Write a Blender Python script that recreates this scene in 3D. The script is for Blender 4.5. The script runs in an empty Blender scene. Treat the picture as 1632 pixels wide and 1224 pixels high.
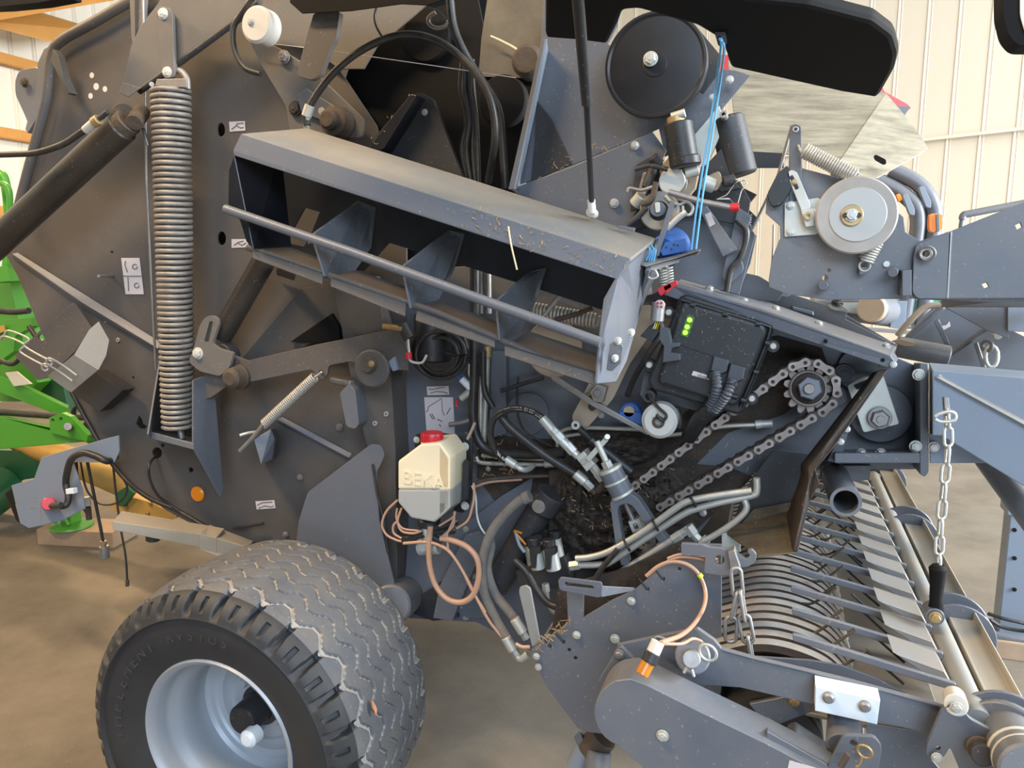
import bpy, bmesh, math, random
from mathutils import Vector, Matrix
random.seed(7)
S = bpy.context.scene
COL = S.collection
# ---------------------------------------------------------------- camera
FPX = 1226.0
YAW, PITCH, CAMZ = math.radians(19), math.radians(9), 1.74
cd = bpy.data.cameras.new('camera'); cam = bpy.data.objects.new('camera', cd); COL.objects.link(cam)
cd.sensor_width = 36; cd.lens = 36*FPX/1632; cd.clip_start = .05; cd.clip_end = 200
cam.location = (0, 0, CAMZ); cam.rotation_euler = (math.pi/2-PITCH, 0, YAW)
S.camera = cam
# ---------------------------------------------------------------- sky, daylight, added low fill, hall lamps, exposure
w = bpy.data.worlds.new('sky'); S.world = w; w.use_nodes = True
bg = w.node_tree.nodes['Background']; bg.inputs[0].default_value = (.86, .93, 1, 1); bg.inputs[1].default_value = .13
def area(name, loc, target, size, power, col):
    l = bpy.data.lights.new(name, 'AREA'); l.shape = 'RECTANGLE'; l.size, l.size_y = size; l.energy = power; l.color = col
    o = bpy.data.objects.new(name, l); COL.objects.link(o); o.location = loc
    o.rotation_euler = (Vector(target)-Vector(loc)).to_track_quat('-Z', 'Y').to_euler(); return o
area('gate_daylight', (2.2, -3.5, 4.2), (.3, 2.2, .8), (4.6, 2.4), 440, (.64, .80, 1))
area('low_fill_light', (1.4, -4.0, 1.1), (.5, 2.2, 1.1), (3.2, 1.2), 80, (.70, .84, 1))  # added low fill that brightens the recessed front sheet
area('side_gate_daylight', (8.5, 3.0, 3.4), (3.6, 7.4, 1.4), (4.5, 4), 3300, (.86, .93, 1))
for lx, ly, pw in ((-2.2, .2, 125), (-4.8, 1.4, 120), (-5.6, 5.2, 230)):
    area('hall_lamp', (lx, ly, 4.6), (lx+.2, ly+.5, 0), (1.5, .25), pw*1.3, (1, .71, .40))
S.view_settings.view_transform = 'Standard'; S.view_settings.look = 'None'
S.view_settings.exposure = 0.02; S.view_settings.gamma = 1; S.view_settings.use_curve_mapping = False
# ---------------------------------------------------------------- pixel -> place
DV = Vector((-math.sin(YAW)*math.cos(PITCH), math.cos(YAW)*math.cos(PITCH), -math.sin(PITCH)))
RV = Vector((math.cos(YAW), math.sin(YAW), 0)); UV = RV.cross(DV); C0 = Vector((0, 0, CAMZ))
def ray(px, py): return DV+RV*((px-816)/FPX)-UV*((py-612)/FPX)
def P(px, py, Y): r = ray(px, py); return C0+r*(Y/r.y)
def PX(px, py, X): r = ray(px, py); return C0+r*(X/r.x)
def PF(px, py, z=0): r = ray(px, py); return C0+r*((z-CAMZ)/r.z)
def PN(px, py, p0, n): r = ray(px, py); return C0+r*((p0-C0).dot(n)/r.dot(n))
def mpp(px, py, Y): return (Y/ray(px, py).y)/FPX
def p3(q, Y=None): return q if isinstance(q, Vector) else P(q[0], q[1], q[2] if len(q) > 2 else Y)
# ---------------------------------------------------------------- materials
def mat(name, col, rough=.5, metal=0, dust=0, dcol=(.2, .16, .12), scale=6, bump=0, spec=.5, trans=0, sss=0, emit=0, stretch=None, speck=0, scol=(.5,.42,.28), alpha=1):
    m = bpy.data.materials.new(name); m.use_nodes = True; nt = m.node_tree; b = nt.nodes['Principled BSDF']
    b.inputs['Base Color'].default_value = (*col, 1); b.inputs['Roughness'].default_value = rough; b.inputs['Metallic'].default_value = metal
    b.inputs['Specular IOR Level'].default_value = spec; b.inputs['Transmission Weight'].default_value = trans
    if sss: b.inputs['Subsurface Weight'].default_value = sss; b.inputs['Subsurface Radius'].default_value = (.05, .04, .03)
    if emit: b.inputs['Emission Color'].default_value = (*col, 1); b.inputs['Emission Strength'].default_value = emit
    if alpha < 1: b.inputs['Alpha'].default_value = alpha
    out = None
    tc = nt.nodes.new('ShaderNodeTexCoord')
    if dust or bump or speck:
        n = nt.nodes.new('ShaderNodeTexNoise'); n.inputs['Scale'].default_value = scale; n.inputs['Detail'].default_value = 8; n.inputs['Roughness'].default_value = .65
        if stretch:
            mp = nt.nodes.new('ShaderNodeMapping'); mp.inputs['Scale'].default_value = stretch; nt.links.new(tc.outputs['Object'], mp.inputs[0]); nt.links.new(mp.outputs[0], n.inputs['Vector'])
        else: nt.links.new(tc.outputs['Object'], n.inputs['Vector'])
    if dust:
        r = nt.nodes.new('ShaderNodeMapRange'); r.inputs[1].default_value = .35; r.inputs[2].default_value = .75; r.inputs[3].default_value = 0; r.inputs[4].default_value = dust
        nt.links.new(n.outputs['Fac'], r.inputs[0])
        x = nt.nodes.new('ShaderNodeMix'); x.data_type = 'RGBA'; x.inputs[6].default_value = (*col, 1); x.inputs[7].default_value = (*dcol, 1)
        nt.links.new(r.outputs[0], x.inputs[0]); out = x.outputs[2]
        rr = nt.nodes.new('ShaderNodeMapRange'); rr.inputs[3].default_value = rough; rr.inputs[4].default_value = min(1, rough+.3*dust+.08)
        nt.links.new(n.outputs['Fac'], rr.inputs[0]); nt.links.new(rr.outputs[0], b.inputs['Roughness'])
    if speck:
        v = nt.nodes.new('ShaderNodeTexNoise'); v.inputs['Scale'].default_value = 130; v.inputs['Detail'].default_value = 3
        nt.links.new(tc.outputs['Object'], v.inputs['Vector'])
        r2 = nt.nodes.new('ShaderNodeMapRange'); r2.inputs[1].default_value = .66; r2.inputs[2].default_value = .72; r2.inputs[4].default_value = speck
        nt.links.new(v.outputs['Fac'], r2.inputs[0])
        y = nt.nodes.new('ShaderNodeMix'); y.data_type = 'RGBA'; y.inputs[6].default_value = (*col, 1); y.inputs[7].default_value = (*scol, 1)
        if out: nt.links.new(out, y.inputs[6])
        nt.links.new(r2.outputs[0], y.inputs[0]); out = y.outputs[2]
    if out: nt.links.new(out, b.inputs['Base Color'])
    if bump:
        bp = nt.nodes.new('ShaderNodeBump'); bp.inputs['Strength'].default_value = bump; bp.inputs['Distance'].default_value = .01
        nt.links.new(n.outputs['Fac'], bp.inputs['Height']); nt.links.new(bp.outputs[0], b.inputs['Normal'])
    return m
PAINT = mat('grey_paint', (.112, .122, .145), .34, dust=.3, dcol=(.15, .14, .125), scale=5, speck=.35)
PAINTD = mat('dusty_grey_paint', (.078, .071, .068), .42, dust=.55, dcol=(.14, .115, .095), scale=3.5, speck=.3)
PAINTL = mat('light_grey_paint', (.120, .130, .153), .36, dust=.35, dcol=(.24, .21, .17), scale=6, speck=.3)
DARK = mat('dark_paint', (.022, .023, .027), .45, dust=.35, dcol=(.07, .055, .042), scale=6, speck=.25)
GRIME = mat('greasy_grime', (.022, .017, .014), .62, dust=.7, dcol=(.085, .055, .035), scale=22, bump=.5, speck=.7, scol=(.26, .17, .09))
BLACK = mat('black_plastic', (.014, .015, .017), .38, dust=.25, dcol=(.06, .055, .05), scale=9, speck=.4, scol=(.3, .28, .24))
MATT = mat('matt_black_plastic_and_shade', (.0045, .004, .004), .75, spec=.25)
GLOSSB = mat('black_enamel_and_shade', (.008, .009, .013), .28, dust=.25, dcol=(.05, .047, .042), scale=4)
RUBBER = mat('black_rubber_hose', (.016, .016, .017), .33, dust=.4, dcol=(.09, .075, .055), scale=30)
HOSEG = mat('dusty_grey_hose', (.17, .155, .14), .7, dust=.6, dcol=(.09, .08, .07), scale=40, bump=.2)
TYRE = mat('tyre_rubber', (.022, .023, .026), .5, dust=.4, dcol=(.06, .055, .048), scale=7, bump=.15)
TREAD = mat('dusty_tread', (.078, .083, .095), .58, dust=.85, dcol=(.145, .132, .118), scale=9, bump=.3, speck=.3)
LETTER = mat('raised_rubber', (.042, .042, .044), .6, dust=.5, dcol=(.08, .075, .065), scale=20)
RIM = mat('silver_grey_rim', (.36, .39, .43), .36, metal=.25, dust=.25, dcol=(.3, .28, .24), scale=6)
GALV = mat('galvanised_sheet', (.50, .49, .44), .22, metal=.95, dust=.95, dcol=(.17, .165, .135), scale=5, bump=.05, stretch=(1.2, 1.2, 9))  # dark stretched streaks stand in for reflections in the sheet
PRESS = mat('worn_cream_lit_paint', (.40, .385, .35), .4, metal=.15, dust=.8, dcol=(.46, .36, .23), scale=7)  # cream light on the roller channels is put into this colour
TUBEM = mat('worn_tube_paint', (.30, .31, .31), .36, metal=.3, dust=.8, dcol=(.38, .31, .21), scale=7)
PAINTW = mat('warm_lit_dusty_paint', (.135, .124, .113), .38, dust=.4, dcol=(.19, .165, .135), scale=5, speck=.3)  # warm lamp light is put into this colour, besides the dust
STRIP = mat('bare_steel_strip', (.30, .30, .285), .4, metal=.3, dust=.5, dcol=(.22, .19, .15), scale=9)
BEAMD = mat('dusty_beam', (.33, .285, .22), .55, dust=.6, dcol=(.24, .20, .15), scale=7)
ROLLP = mat('worn_belt_roller', (.22, .165, .14), .5, dust=.6, dcol=(.12, .09, .07), scale=8)
PLATE = mat('windguard_plate', (.22, .235, .25), .38, metal=.3, dust=.7, dcol=(.30, .22, .13), scale=6)
RUSTD = mat('dark_rusty_edge', (.045, .033, .026), .6, dust=.7, dcol=(.10, .06, .035), scale=30)
CHAIND = mat('oily_chain_inner', (.13, .105, .09), .34, metal=.4, dust=.6, dcol=(.05, .035, .025), scale=30)
SCOOP = mat('greasy_scoop', (.125, .095, .055), .5, dust=.9, dcol=(.055, .038, .022), scale=8, bump=.2, speck=.4)
BELT = mat('worn_belt', (.17, .14, .095), .6, dust=.8, dcol=(.06, .05, .035), scale=5)
ZINC = mat('zinc_plate', (.55, .55, .51), .42, metal=.55, dust=.4, dcol=(.42, .37, .27), scale=14)
ZPIPE = mat('zinc_pipe', (.58, .57, .52), .33, metal=.6, dust=.45, dcol=(.30, .25, .18), scale=18)
BOLTM = mat('zinc_bolt', (.52, .52, .49), .38, metal=.6, dust=.5, dcol=(.25, .22, .18), scale=60)
STEEL = mat('worn_steel', (.33, .32, .31), .38, metal=.7, dust=.6, dcol=(.20, .15, .11), scale=25)
CHAINM = mat('oily_chain', (.36, .31, .285), .34, metal=.4, dust=.55, dcol=(.12, .08, .055), scale=30)
CYL = mat('cylinder_enamel', (.026, .022, .018), .22, dust=.4, dcol=(.08, .065, .05), scale=5, speck=.2)
PLUG = mat('dark_grey_plastic', (.055, .06, .07), .4, dust=.3, dcol=(.1, .1, .1), scale=12)
SCUFF = mat('scuffed_paint', (.10, .115, .14), .35, dust=.8, dcol=(.16, .15, .135), scale=26, speck=.9, scol=(.36, .33, .29))
DUSTY = mat('dust_covered_paint', (.15, .15, .148), .45, dust=.95, dcol=(.26, .215, .155), scale=3.2, speck=.5)
GROOVE = mat('groove_dust', (.30, .285, .265), .85, dust=.6, dcol=(.30, .26, .20), scale=14)
DISCI = mat('disc_inner', (.44, .425, .395), .4, metal=.3, dust=.3, dcol=(.45, .4, .34), scale=8)
SPRING = mat('spring_steel', (.32, .295, .265), .38, metal=.35, dust=.6, dcol=(.12, .09, .065), scale=20)
SPRINGL = mat('zinc_spring', (.5, .48, .43), .4, metal=.5, dust=.4, dcol=(.33, .27, .2), scale=30)
RUST = mat('rusty_steel', (.055, .042, .032), .55, dust=.7, dcol=(.13, .085, .05), scale=30, bump=.5)
BRASS = mat('brass', (.46, .32, .14), .38, metal=.7, dust=.5, dcol=(.3, .25, .18), scale=30)
BEIGE = mat('tan_plate', (.36, .28, .20), .5, dust=.5, dcol=(.28, .22, .16), scale=10)
DISCM = mat('brake_disc', (.43, .39, .345), .45, metal=.3, dust=.6, dcol=(.33, .27, .22), scale=10)
NYLON = mat('white_nylon', (.56, .53, .475), .45, dust=.3, dcol=(.5, .43, .33), scale=14)
WPLAST = mat('white_plastic', (.74, .78, .80), .35)
STICK = mat('sticker_paper', (.62, .545, .53), .6)
INK = mat('sticker_ink', (.10, .09, .09), .6)
RED = mat('red_plastic', (.55, .018, .028), .35)
REDP = mat('red_paint', (.42, .03, .03), .3)
BLUE = mat('blue_plastic', (.016, .10, .36), .45, dust=.3, dcol=(.15, .15, .16), scale=20)
TWINE = mat('blue_twine', (.12, .42, .72), .6)
ORANGE = mat('orange_reflector', (.85, .24, .012), .25)
AMBER = mat('amber_grease', (.42, .15, .012), .25)
TANK = mat('cream_tank', (.80, .69, .48), .42, sss=.3, dust=.2, dcol=(.6, .45, .25), scale=7)
FLUID = mat('oil_filled_tank', (.37, .37, .345), .36, sss=.2, dust=.3, dcol=(.30, .30, .28), scale=5)
TAN = mat('tan_nylon_line', (.44, .255, .165), .38)
WHITEW = mat('white_wire', (.6, .58, .53), .5)
GREEN = mat('green_paint', (.06, .29, .022), .3, dust=.2, dcol=(.12, .17, .06), scale=4)
GREEND = mat('dark_green_paint', (.012, .085, .035), .35)
GREENM = mat('green_mesh', (.03, .30, .17), .5)
YELL = mat('yellow_plastic', (.50, .30, .07), .5, dust=.6, dcol=(.30, .19, .07), scale=6)
LED = mat('green_led', (.35, 1, .05), .4, emit=1.3)
LEDB = mat('green_label', (.06, .20, .02), .4)
WOOD = mat('wood_block', (.40, .28, .185), .75, dust=.5, dcol=(.17, .115, .08), scale=8)
STRAWM = mat('straw', (.33, .215, .10), .7)
STRAWP = mat('pale_straw', (.62, .5, .32), .7)
LEAFM = mat('dry_leaf', (.42, .19, .10), .6)
NEON = mat('yellow_green_plastic', (.62, .8, .02), .4)
BLUEP = mat('blue_grey_paint_and_sheen', (.19, .235, .30), .34, dust=.3, dcol=(.2, .19, .18), scale=5, speck=.2)  # lighter blue also carries the daylight sheen of the drawbar
PICK = mat('worn_pickup_band', (.46, .46, .45), .36, metal=.4, dust=.8, dcol=(.30, .22, .15), scale=16)
PICKW = mat('worn_pickup_plate', (.23, .24, .245), .36, metal=.35, dust=.85, dcol=(.36, .28, .17), scale=7)
# ---------------------------------------------------------------- mesh helpers
def link(o, par=None):
    COL.objects.link(o)
    if par is not None:
        o.parent = par; o.matrix_parent_inverse = wm(par).inverted()
    return o
def wm(o):
    m = o.matrix_basis.copy()
    while o.parent: m = o.parent.matrix_basis @ o.matrix_parent_inverse @ m if False else (o.matrix_parent_inverse @ m); m = o.parent.matrix_basis @ m; o = o.parent
    return m
def mk(name, verts, faces, material, par=None, smooth=None):
    me = bpy.data.meshes.new(name); me.from_pydata([tuple(v) for v in verts], [], faces); me.materials.append(material)
    bm = bmesh.new(); bm.from_mesh(me); bmesh.ops.recalc_face_normals(bm, faces=bm.faces); bm.to_mesh(me); bm.free()
    if smooth: shade(me, smooth)
    return link(bpy.data.objects.new(name, me), par)
def shade(me, ang=40):
    me.polygons.foreach_set('use_smooth', [True]*len(me.polygons))
    me.set_sharp_from_angle(angle=math.radians(ang)); me.update()
def thing(name, label, cat, loc, group=None):
    o = bpy.data.objects.new(name, None); COL.objects.link(o); o.location = loc; o.empty_display_size = .1
    o['label'] = label; o['category'] = cat
    if group: o['group'] = group
    return o
def tag(o, label, cat, group=None):
    o['label'] = label; o['category'] = cat
    if group: o['group'] = group
    return o
def struct(o): o['kind'] = 'structure'; return o
def pln(name, pts, p0, n, th, m, par=None, holes=(), bev=.0015):
    """plate in the plane (p0, n): outline traced, real thickness th going away from the camera"""
    n = n.normalized()
    if n.dot(p0-C0) < 0: n = -n
    u = Vector((0, 0, 1)).cross(n)
    u = u.normalized() if u.length > 1e-3 else Vector((1, 0, 0)); v = n.cross(u)
    cu = bpy.data.curves.new('c', 'CURVE'); cu.dimensions = '2D'; cu.fill_mode = 'BOTH'
    def add(l):
        s = cu.splines.new('POLY'); s.use_cyclic_u = True; q = [(PN(a[0], a[1], p0, n) if not isinstance(a, Vector) else a)-p0 for a in l]
        s.points.add(len(q)-1)
        for a, b in zip(s.points, q): a.co = (b.dot(u), b.dot(v), 0, 1)
    add(pts)
    for h in holes: add(h)
    b = min(bev, th*.4); cu.extrude = th/2-b; cu.bevel_depth = b; cu.bevel_resolution = 1; cu.offset = -b
    o = bpy.data.objects.new('c', cu); COL.objects.link(o); dg = bpy.context.evaluated_depsgraph_get()
    me = bpy.data.meshes.new_from_object(o.evaluated_get(dg)); bpy.data.objects.remove(o); bpy.data.curves.remove(cu)
    M = Matrix((u, v, n)).transposed().to_4x4(); M.translation = p0+n*(th/2)
    me.transform(M); me.materials.clear(); me.materials.append(m); me.name = name
    bm = bmesh.new(); bm.from_mesh(me); bmesh.ops.remove_doubles(bm, verts=bm.verts, dist=1e-5); bmesh.ops.recalc_face_normals(bm, faces=bm.faces)
    bm.to_mesh(me); bm.free(); shade(me, 12)
    return link(bpy.data.objects.new(name, me), par)
def pl(name, pts, Y, th=.008, m=PAINT, par=None, holes=(), bev=.0015):
    return pln(name, pts, Vector((0, Y, 0)), Vector((0, 1, 0)), th, m, par, holes, bev)
def circ(px, py, r, n=20, ry=None): return [(px+r*math.cos(2*math.pi*k/n), py+(ry or r)*math.sin(2*math.pi*k/n)) for k in range(n)]
def rnd(pts, r=6, n=4):
    """round the corners of a pixel outline"""
    out = []
    for i, b in enumerate(pts):
        a, c = pts[i-1], pts[(i+1) % len(pts)]
        A, B, Cc = Vector(a[:2]), Vector(b[:2]), Vector(c[:2])
        la, lc = (A-B).length, (Cc-B).length
        k = min(r, la*.45, lc*.45); p, q = B+(A-B)/max(la, 1e-6)*k, B+(Cc-B)/max(lc, 1e-6)*k
        for t in range(n+1):
            t /= n; w_ = p*(1-t)**2+B*2*t*(1-t)+q*t*t; out.append((w_.x, w_.y))
    return out
def pq(name, pts, th, m, par=None, bev=.0015, holes=()):
    """plate through three or more traced points with a depth each (plane from the first three)"""
    q = [p3(a) for a in pts]; best = None
    for i in range(len(q)):
        for j in range(i+1, len(q)):
            for k in range(j+1, len(q)):
                n = (q[j]-q[i]).cross(q[k]-q[i])
                if best is None or n.length > best[0]: best = (n.length, n, q[i])
    return pln(name, [a if isinstance(a, Vector) else a[:2] for a in pts], best[2], best[1], th, m, par, holes, bev)
def hexa(name, a, b, m, par=None):
    """solid between two outlines (lists of points with depth)"""
    A = [p3(x) for x in a]; B = [p3(x) for x in b]; k = len(A)
    f = [list(range(k)), list(range(2*k-1, k-1, -1))]+[[i, (i+1) % k, k+(i+1) % k, k+i] for i in range(k)]
    o = mk(name, A+B, f, m, par)
    bm = bmesh.new(); bm.from_mesh(o.data); bmesh.ops.bevel(bm, geom=bm.edges, offset=.0018, segments=1, affect='EDGES', clamp_overlap=True); bm.to_mesh(o.data); bm.free()
    return o
def obox(name, c, ax, ay, az, m, par=None, bev=.003):
    c = Vector(c); v = [c+ax*i+ay*j+az*k for i in (-.5, .5) for j in (-.5, .5) for k in (-.5, .5)]
    f = [(0, 1, 3, 2), (4, 6, 7, 5), (0, 4, 5, 1), (2, 3, 7, 6), (0, 2, 6, 4), (1, 5, 7, 3)]
    o = mk(name, v, f, m, par)
    if bev:
        bm = bmesh.new(); bm.from_mesh(o.data); bmesh.ops.bevel(bm, geom=bm.edges, offset=bev, segments=2, affect='EDGES', clamp_overlap=True); bm.to_mesh(o.data); bm.free()
    return o
def crom(p, n=6):
    q = [p[0]*2-p[1]]+p+[p[-1]*2-p[-2]]; out = []
    for i in range(1, len(q)-2):
        a, b, c, d = q[i-1:i+3]
        for k in range(n):
            t = k/n; out.append(.5*((2*b)+(c-a)*t+(2*a-5*b+4*c-d)*t*t+(3*b-a-3*c+d)*t**3))
    return out+[p[-1]]
def sweep(path, r, seg=10, V=None, F=None, caps=True, radii=None, closed=False):
    V = [] if V is None else V; F = [] if F is None else F; base = len(V)
    T = [(path[min(i+1, len(path)-1)]-path[max(i-1, 0)]).normalized() for i in range(len(path))]
    if closed:
        T = [(path[(i+1) % len(path)]-path[i-1]).normalized() for i in range(len(path))]
    n = T[0].orthogonal().normalized()
    for i, (p, t) in enumerate(zip(path, T)):
        n = (n-t*n.dot(t)).normalized(); b = t.cross(n); rr = radii[i] if radii else r
        for k in range(seg):
            a = 2*math.pi*k/seg; V.append(p+n*(rr*math.cos(a))+b*(rr*math.sin(a)))
    N = len(path)
    for i in range(N if closed else N-1):
        for k in range(seg):
            a, b2 = base+i*seg, base+((i+1) % N)*seg; F.append((a+k, a+(k+1) % seg, b2+(k+1) % seg, b2+k))
    if caps and not closed: F.append(tuple(range(base+seg-1, base-1, -1))); F.append(tuple(base+(N-1)*seg+k for k in range(seg)))
    return V, F
def tb(name, pts, rpx, m, par=None, Y=2.1, sm=True, seg=10, n=6, corr=0):
    q = [p3(a, Y) for a in pts]; r = rpx*sum((x-C0).dot(DV) for x in q)/len(q)/FPX
    path = crom(q, n) if sm and len(q) > 2 else q
    radii = None
    if corr:
        L = [0.0]
        for a, b in zip(path, path[1:]): L.append(L[-1]+(b-a).length)
        path2, i, s = [], 0, 0.0
        while s < L[-1]:
            while L[i+1] < s: i += 1
            path2.append(path[i].lerp(path[i+1], (s-L[i])/(L[i+1]-L[i]))); s += corr/4
        path = path2; radii = [r*(1+.12*(1 if k % 4 < 2 else -1)) for k in range(len(path))]
    V, F = sweep(path, r, seg, radii=radii); return mk(name, V, F, m, par, 50)
def cy(name, a, b, rpx, m, par=None, seg=28, hole=0, r2=None, bev=.1):
    """cylinder (or pipe) between two traced points with depth"""
    A, B = p3(a), p3(b); r = rpx*((A+B)/2-C0).dot(DV)/FPX; rb = r if r2 is None else r2*((A+B)/2-C0).dot(DV)/FPX
    L = (B-A).length; e = min(bev*r, L*.2)
    if hole: prof = [(r*hole, 0), (r, 0), (rb, L), (rb*hole, L), (r*hole, 0)]
    else: prof = [(0, 0), (r-e, 0), (r, e), (rb, L-e), (rb-e, L), (0, L)]
    return lathe(name, prof, A, (B-A).normalized(), m, par, seg)
def lathe(name, prof, c, ax, m, par=None, seg=32, smooth=35):
    u = ax.orthogonal().normalized(); v = ax.cross(u); V, F, rows = [], [], []
    for r, h in prof:
        if r < 1e-6: rows.append([len(V)]); V.append(c+ax*h)
        else:
            rows.append(list(range(len(V), len(V)+seg)))
            V += [c+ax*h+u*(r*math.cos(2*math.pi*k/seg))+v*(r*math.sin(2*math.pi*k/seg)) for k in range(seg)]
    for a, b in zip(rows, rows[1:]):
        for k in range(seg):
            k2 = (k+1) % seg
            if len(a) == 1 and len(b) == 1: continue
            if len(a) == 1: F.append((a[0], b[k2], b[k]))
            elif len(b) == 1: F.append((a[k], a[k2], b[0]))
            else: F.append((a[k], a[k2], b[k2], b[k]))
    return mk(name, V, F, m, par, smooth)
YA = Vector((0, 1, 0))
def dc(name, px, py, Y, rpx, depth, m, par=None, hole=0, seg=40, bev=.06):
    """disc facing the camera side: front face at Y, going away by depth"""
    c = P(px, py, Y); r = rpx*mpp(px, py, Y); e = min(r*bev, depth*.3); h = r*hole
    prof = [(h, 0), (r-e, 0), (r, e), (r, depth-e), (r-e, depth), (h, depth)]+([(h, 0)] if hole else [])
    return lathe(name, prof, c, YA, m, par, seg)
def _boltmesh():
    V, F = [], []
    def ring(r, y, n, o=0): i = len(V); V.extend(Vector((r*math.cos(2*math.pi*(k+o)/n), y, r*math.sin(2*math.pi*(k+o)/n))) for k in range(n)); return list(range(i, i+n))
    def br(a, b): F.extend((a[k], a[(k+1) % len(a)], b[(k+1) % len(b)], b[k]) for k in range(len(a)))
    a, b, c, d = ring(1.28, 0, 18), ring(1.28, -.16, 18), ring(1.22, -.2, 18), ring(.9, -.2, 18); br(a, b); br(b, c); br(c, d); F.append(d)
    a, b, c = ring(1, -.2, 6), ring(1, -.75, 6), ring(.86, -.88, 6); br(a, b); br(b, c); F.append(c)
    a, b = ring(.45, -.88, 10), ring(.42, -1.05, 10); br(a, b); F.append(b)
    me = bpy.data.meshes.new('bolt'); me.from_pydata([tuple(v) for v in V], [], F)
    bm = bmesh.new(); bm.from_mesh(me); bmesh.ops.recalc_face_normals(bm, faces=bm.faces); bm.to_mesh(me); bm.free(); return me
BM = {}
def bolt(par, px, py, Y, rpx, m=None, ax=None):
    m = m or BOLTM
    if m.name not in BM: BM[m.name] = _boltmesh(); BM[m.name].materials.append(m)
    o = bpy.data.objects.new('bolt', BM[m.name]); r = rpx*mpp(px, py, Y)/1.2
    q = Vector((0, -1, 0)).rotation_difference(ax.normalized()) if ax else Matrix.Identity(3).to_quaternion()
    o.matrix_basis = Matrix.Translation(P(px, py, Y)) @ q.to_matrix().to_4x4() @ Matrix.Rotation(random.random(), 4, 'Y') @ Matrix.Scale(r, 4)
    return link(o, par)
def coil(name, a, b, Rpx, rpx, turns, m, par=None, seg=8, per=20, hooks=0, R2=None):
    A, B = p3(a), p3(b); k = ((A+B)/2-C0).dot(DV)/FPX; R, r = Rpx*k, rpx*k; R2_ = R if R2 is None else R2*k
    ax = (B-A).normalized(); u = ax.orthogonal().normalized(); v = ax.cross(u); N = int(turns*per); path = []
    for i in range(N+1):
        t = i/N; an = 2*math.pi*turns*t; rr = R+(R2_-R)*t
        path.append(A.lerp(B, t)+u*(rr*math.cos(an))+v*(rr*math.sin(an)))
    if hooks: path = [A-ax*(hooks*k), A-ax*(R*.4)]+path+[B+ax*(R*.4), B+ax*(hooks*k)]
    V, F = sweep(path, r, seg); return mk(name, V, F, m, par, 60)
def ringo(name, px, py, Y, Rpx, rpx, m, par=None, nrm=None, sq=1):
    c = P(px, py, Y); k = mpp(px, py, Y); n = (nrm or YA).normalized(); u = n.orthogonal().normalized(); v = n.cross(u)
    path = [c+u*(Rpx*k*math.cos(2*math.pi*i/28))+v*(Rpx*k*sq*math.sin(2*math.pi*i/28)) for i in range(28)]
    V, F = sweep(path, rpx*k, 8, closed=True); return mk(name, V, F, m, par, 60)
def text(name, s, org, u, v, size, th, m, par=None):
    c = bpy.data.curves.new('t', 'FONT'); c.body = s; c.size = 1; c.extrude = th/size; c.align_x = 'CENTER'; c.align_y = 'CENTER'
    o = bpy.data.objects.new('t', c); COL.objects.link(o); dg = bpy.context.evaluated_depsgraph_get()
    me = bpy.data.meshes.new_from_object(o.evaluated_get(dg)); bpy.data.objects.remove(o); bpy.data.curves.remove(c)
    M = Matrix((u*size, v*size, u.cross(v)*size)).transposed().to_4x4(); M.translation = org; me.transform(M)
    me.materials.clear(); me.materials.append(m); me.name = name; return link(bpy.data.objects.new(name, me), par)
# ================================================================ the hall
def floor_mat():
    m = mat('dusty_concrete', (.178, .150, .115), .75, dust=.9, dcol=(.085, .068, .050), scale=1.9, bump=.25, speck=.5, scol=(.36, .29, .19)); return m
struct(obox('floor', (0, 6, -.05), Vector((34, 0, 0)), Vector((0, 34, 0)), Vector((0, 0, .1)), floor_mat(), bev=0))
WALLM = mat('white_wall_sheet', (.70, .64, .53), .45); WALLW = mat('cream_wall_sheet', (.74, .68, .58), .5)
TIMBER = mat('spruce_timber', (.52, .26, .065), .55, dust=.5, dcol=(.42, .19, .045), scale=5)
def ribbed(name, a, b, z0, z1, pitch, m, dep=.0045):
    """profiled wall sheet from a to b (ground points)"""
    a, b = Vector(a), Vector(b); d = (b-a); L = d.length; d.normalize(); n = Vector((d.y, -d.x, 0))
    prof = []; s = 0
    while s < L:
        prof += [(s, 0), (s+pitch*.80, 0), (s+pitch*.83, dep), (s+pitch*.86, dep), (s+pitch*.89, 0), (s+pitch*.95, 0), (s+pitch*.965, dep*.6), (s+pitch*.98, 0)]; s += pitch
    V = [a+d*min(x, L)+n*h+Vector((0, 0, z)) for z in (z0, z1) for x, h in prof]; k = len(prof)
    V += [v-n*.06 for v in V]
    F = [(i, i+1, k+i+1, k+i) for i in range(k-1)]+[(2*k+i, 3*k+i, 3*k+i+1, 2*k+i+1) for i in range(k-1)]
    return struct(mk(name, V, F, m))
Bk, Bd = Vector((1.66, 9.0, 0)), Vector((.864, -.504, 0))
ribbed('wall_back', Bk-Bd*13, Bk+Bd*7.5, 0, 2.98, .30, WALLM)
ribbed('wall_back_upper', Bk-Bd*13+Vector((.03, .05, 0)), Bk+Bd*7.5+Vector((.03, .05, 0)), 2.98, 6.5, .30, WALLM)
struct(obox('trim_1', Bk-Bd*3+Vector((-.03, -.045, 2.98)), Bd*20.5, Vector((.03, .05, 0)), Vector((0, 0, .03)), WALLW, bev=0))
LX = -9.2
ribbed('wall_left', (LX, -3, 0), (LX, 16.5, 0), 0, 6.5, .33, WALLW, .03)
struct(obox('ceiling', (-2, 7.5, 6.55), Vector((16, 0, 0)), Vector((0, 19, 0)), Vector((0, 0, .1)), WALLM, bev=0))
k = 0
for py in (97, 214, 338):
    q = PX(18, py, LX+.12); k += 1
    struct(obox('trim_%d' % (k+1), (LX+.10, 6.5, q.z), Vector((.12, 0, 0)), Vector((0, 18, 0)), Vector((0, 0, .13)), TIMBER, bev=.01))
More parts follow.
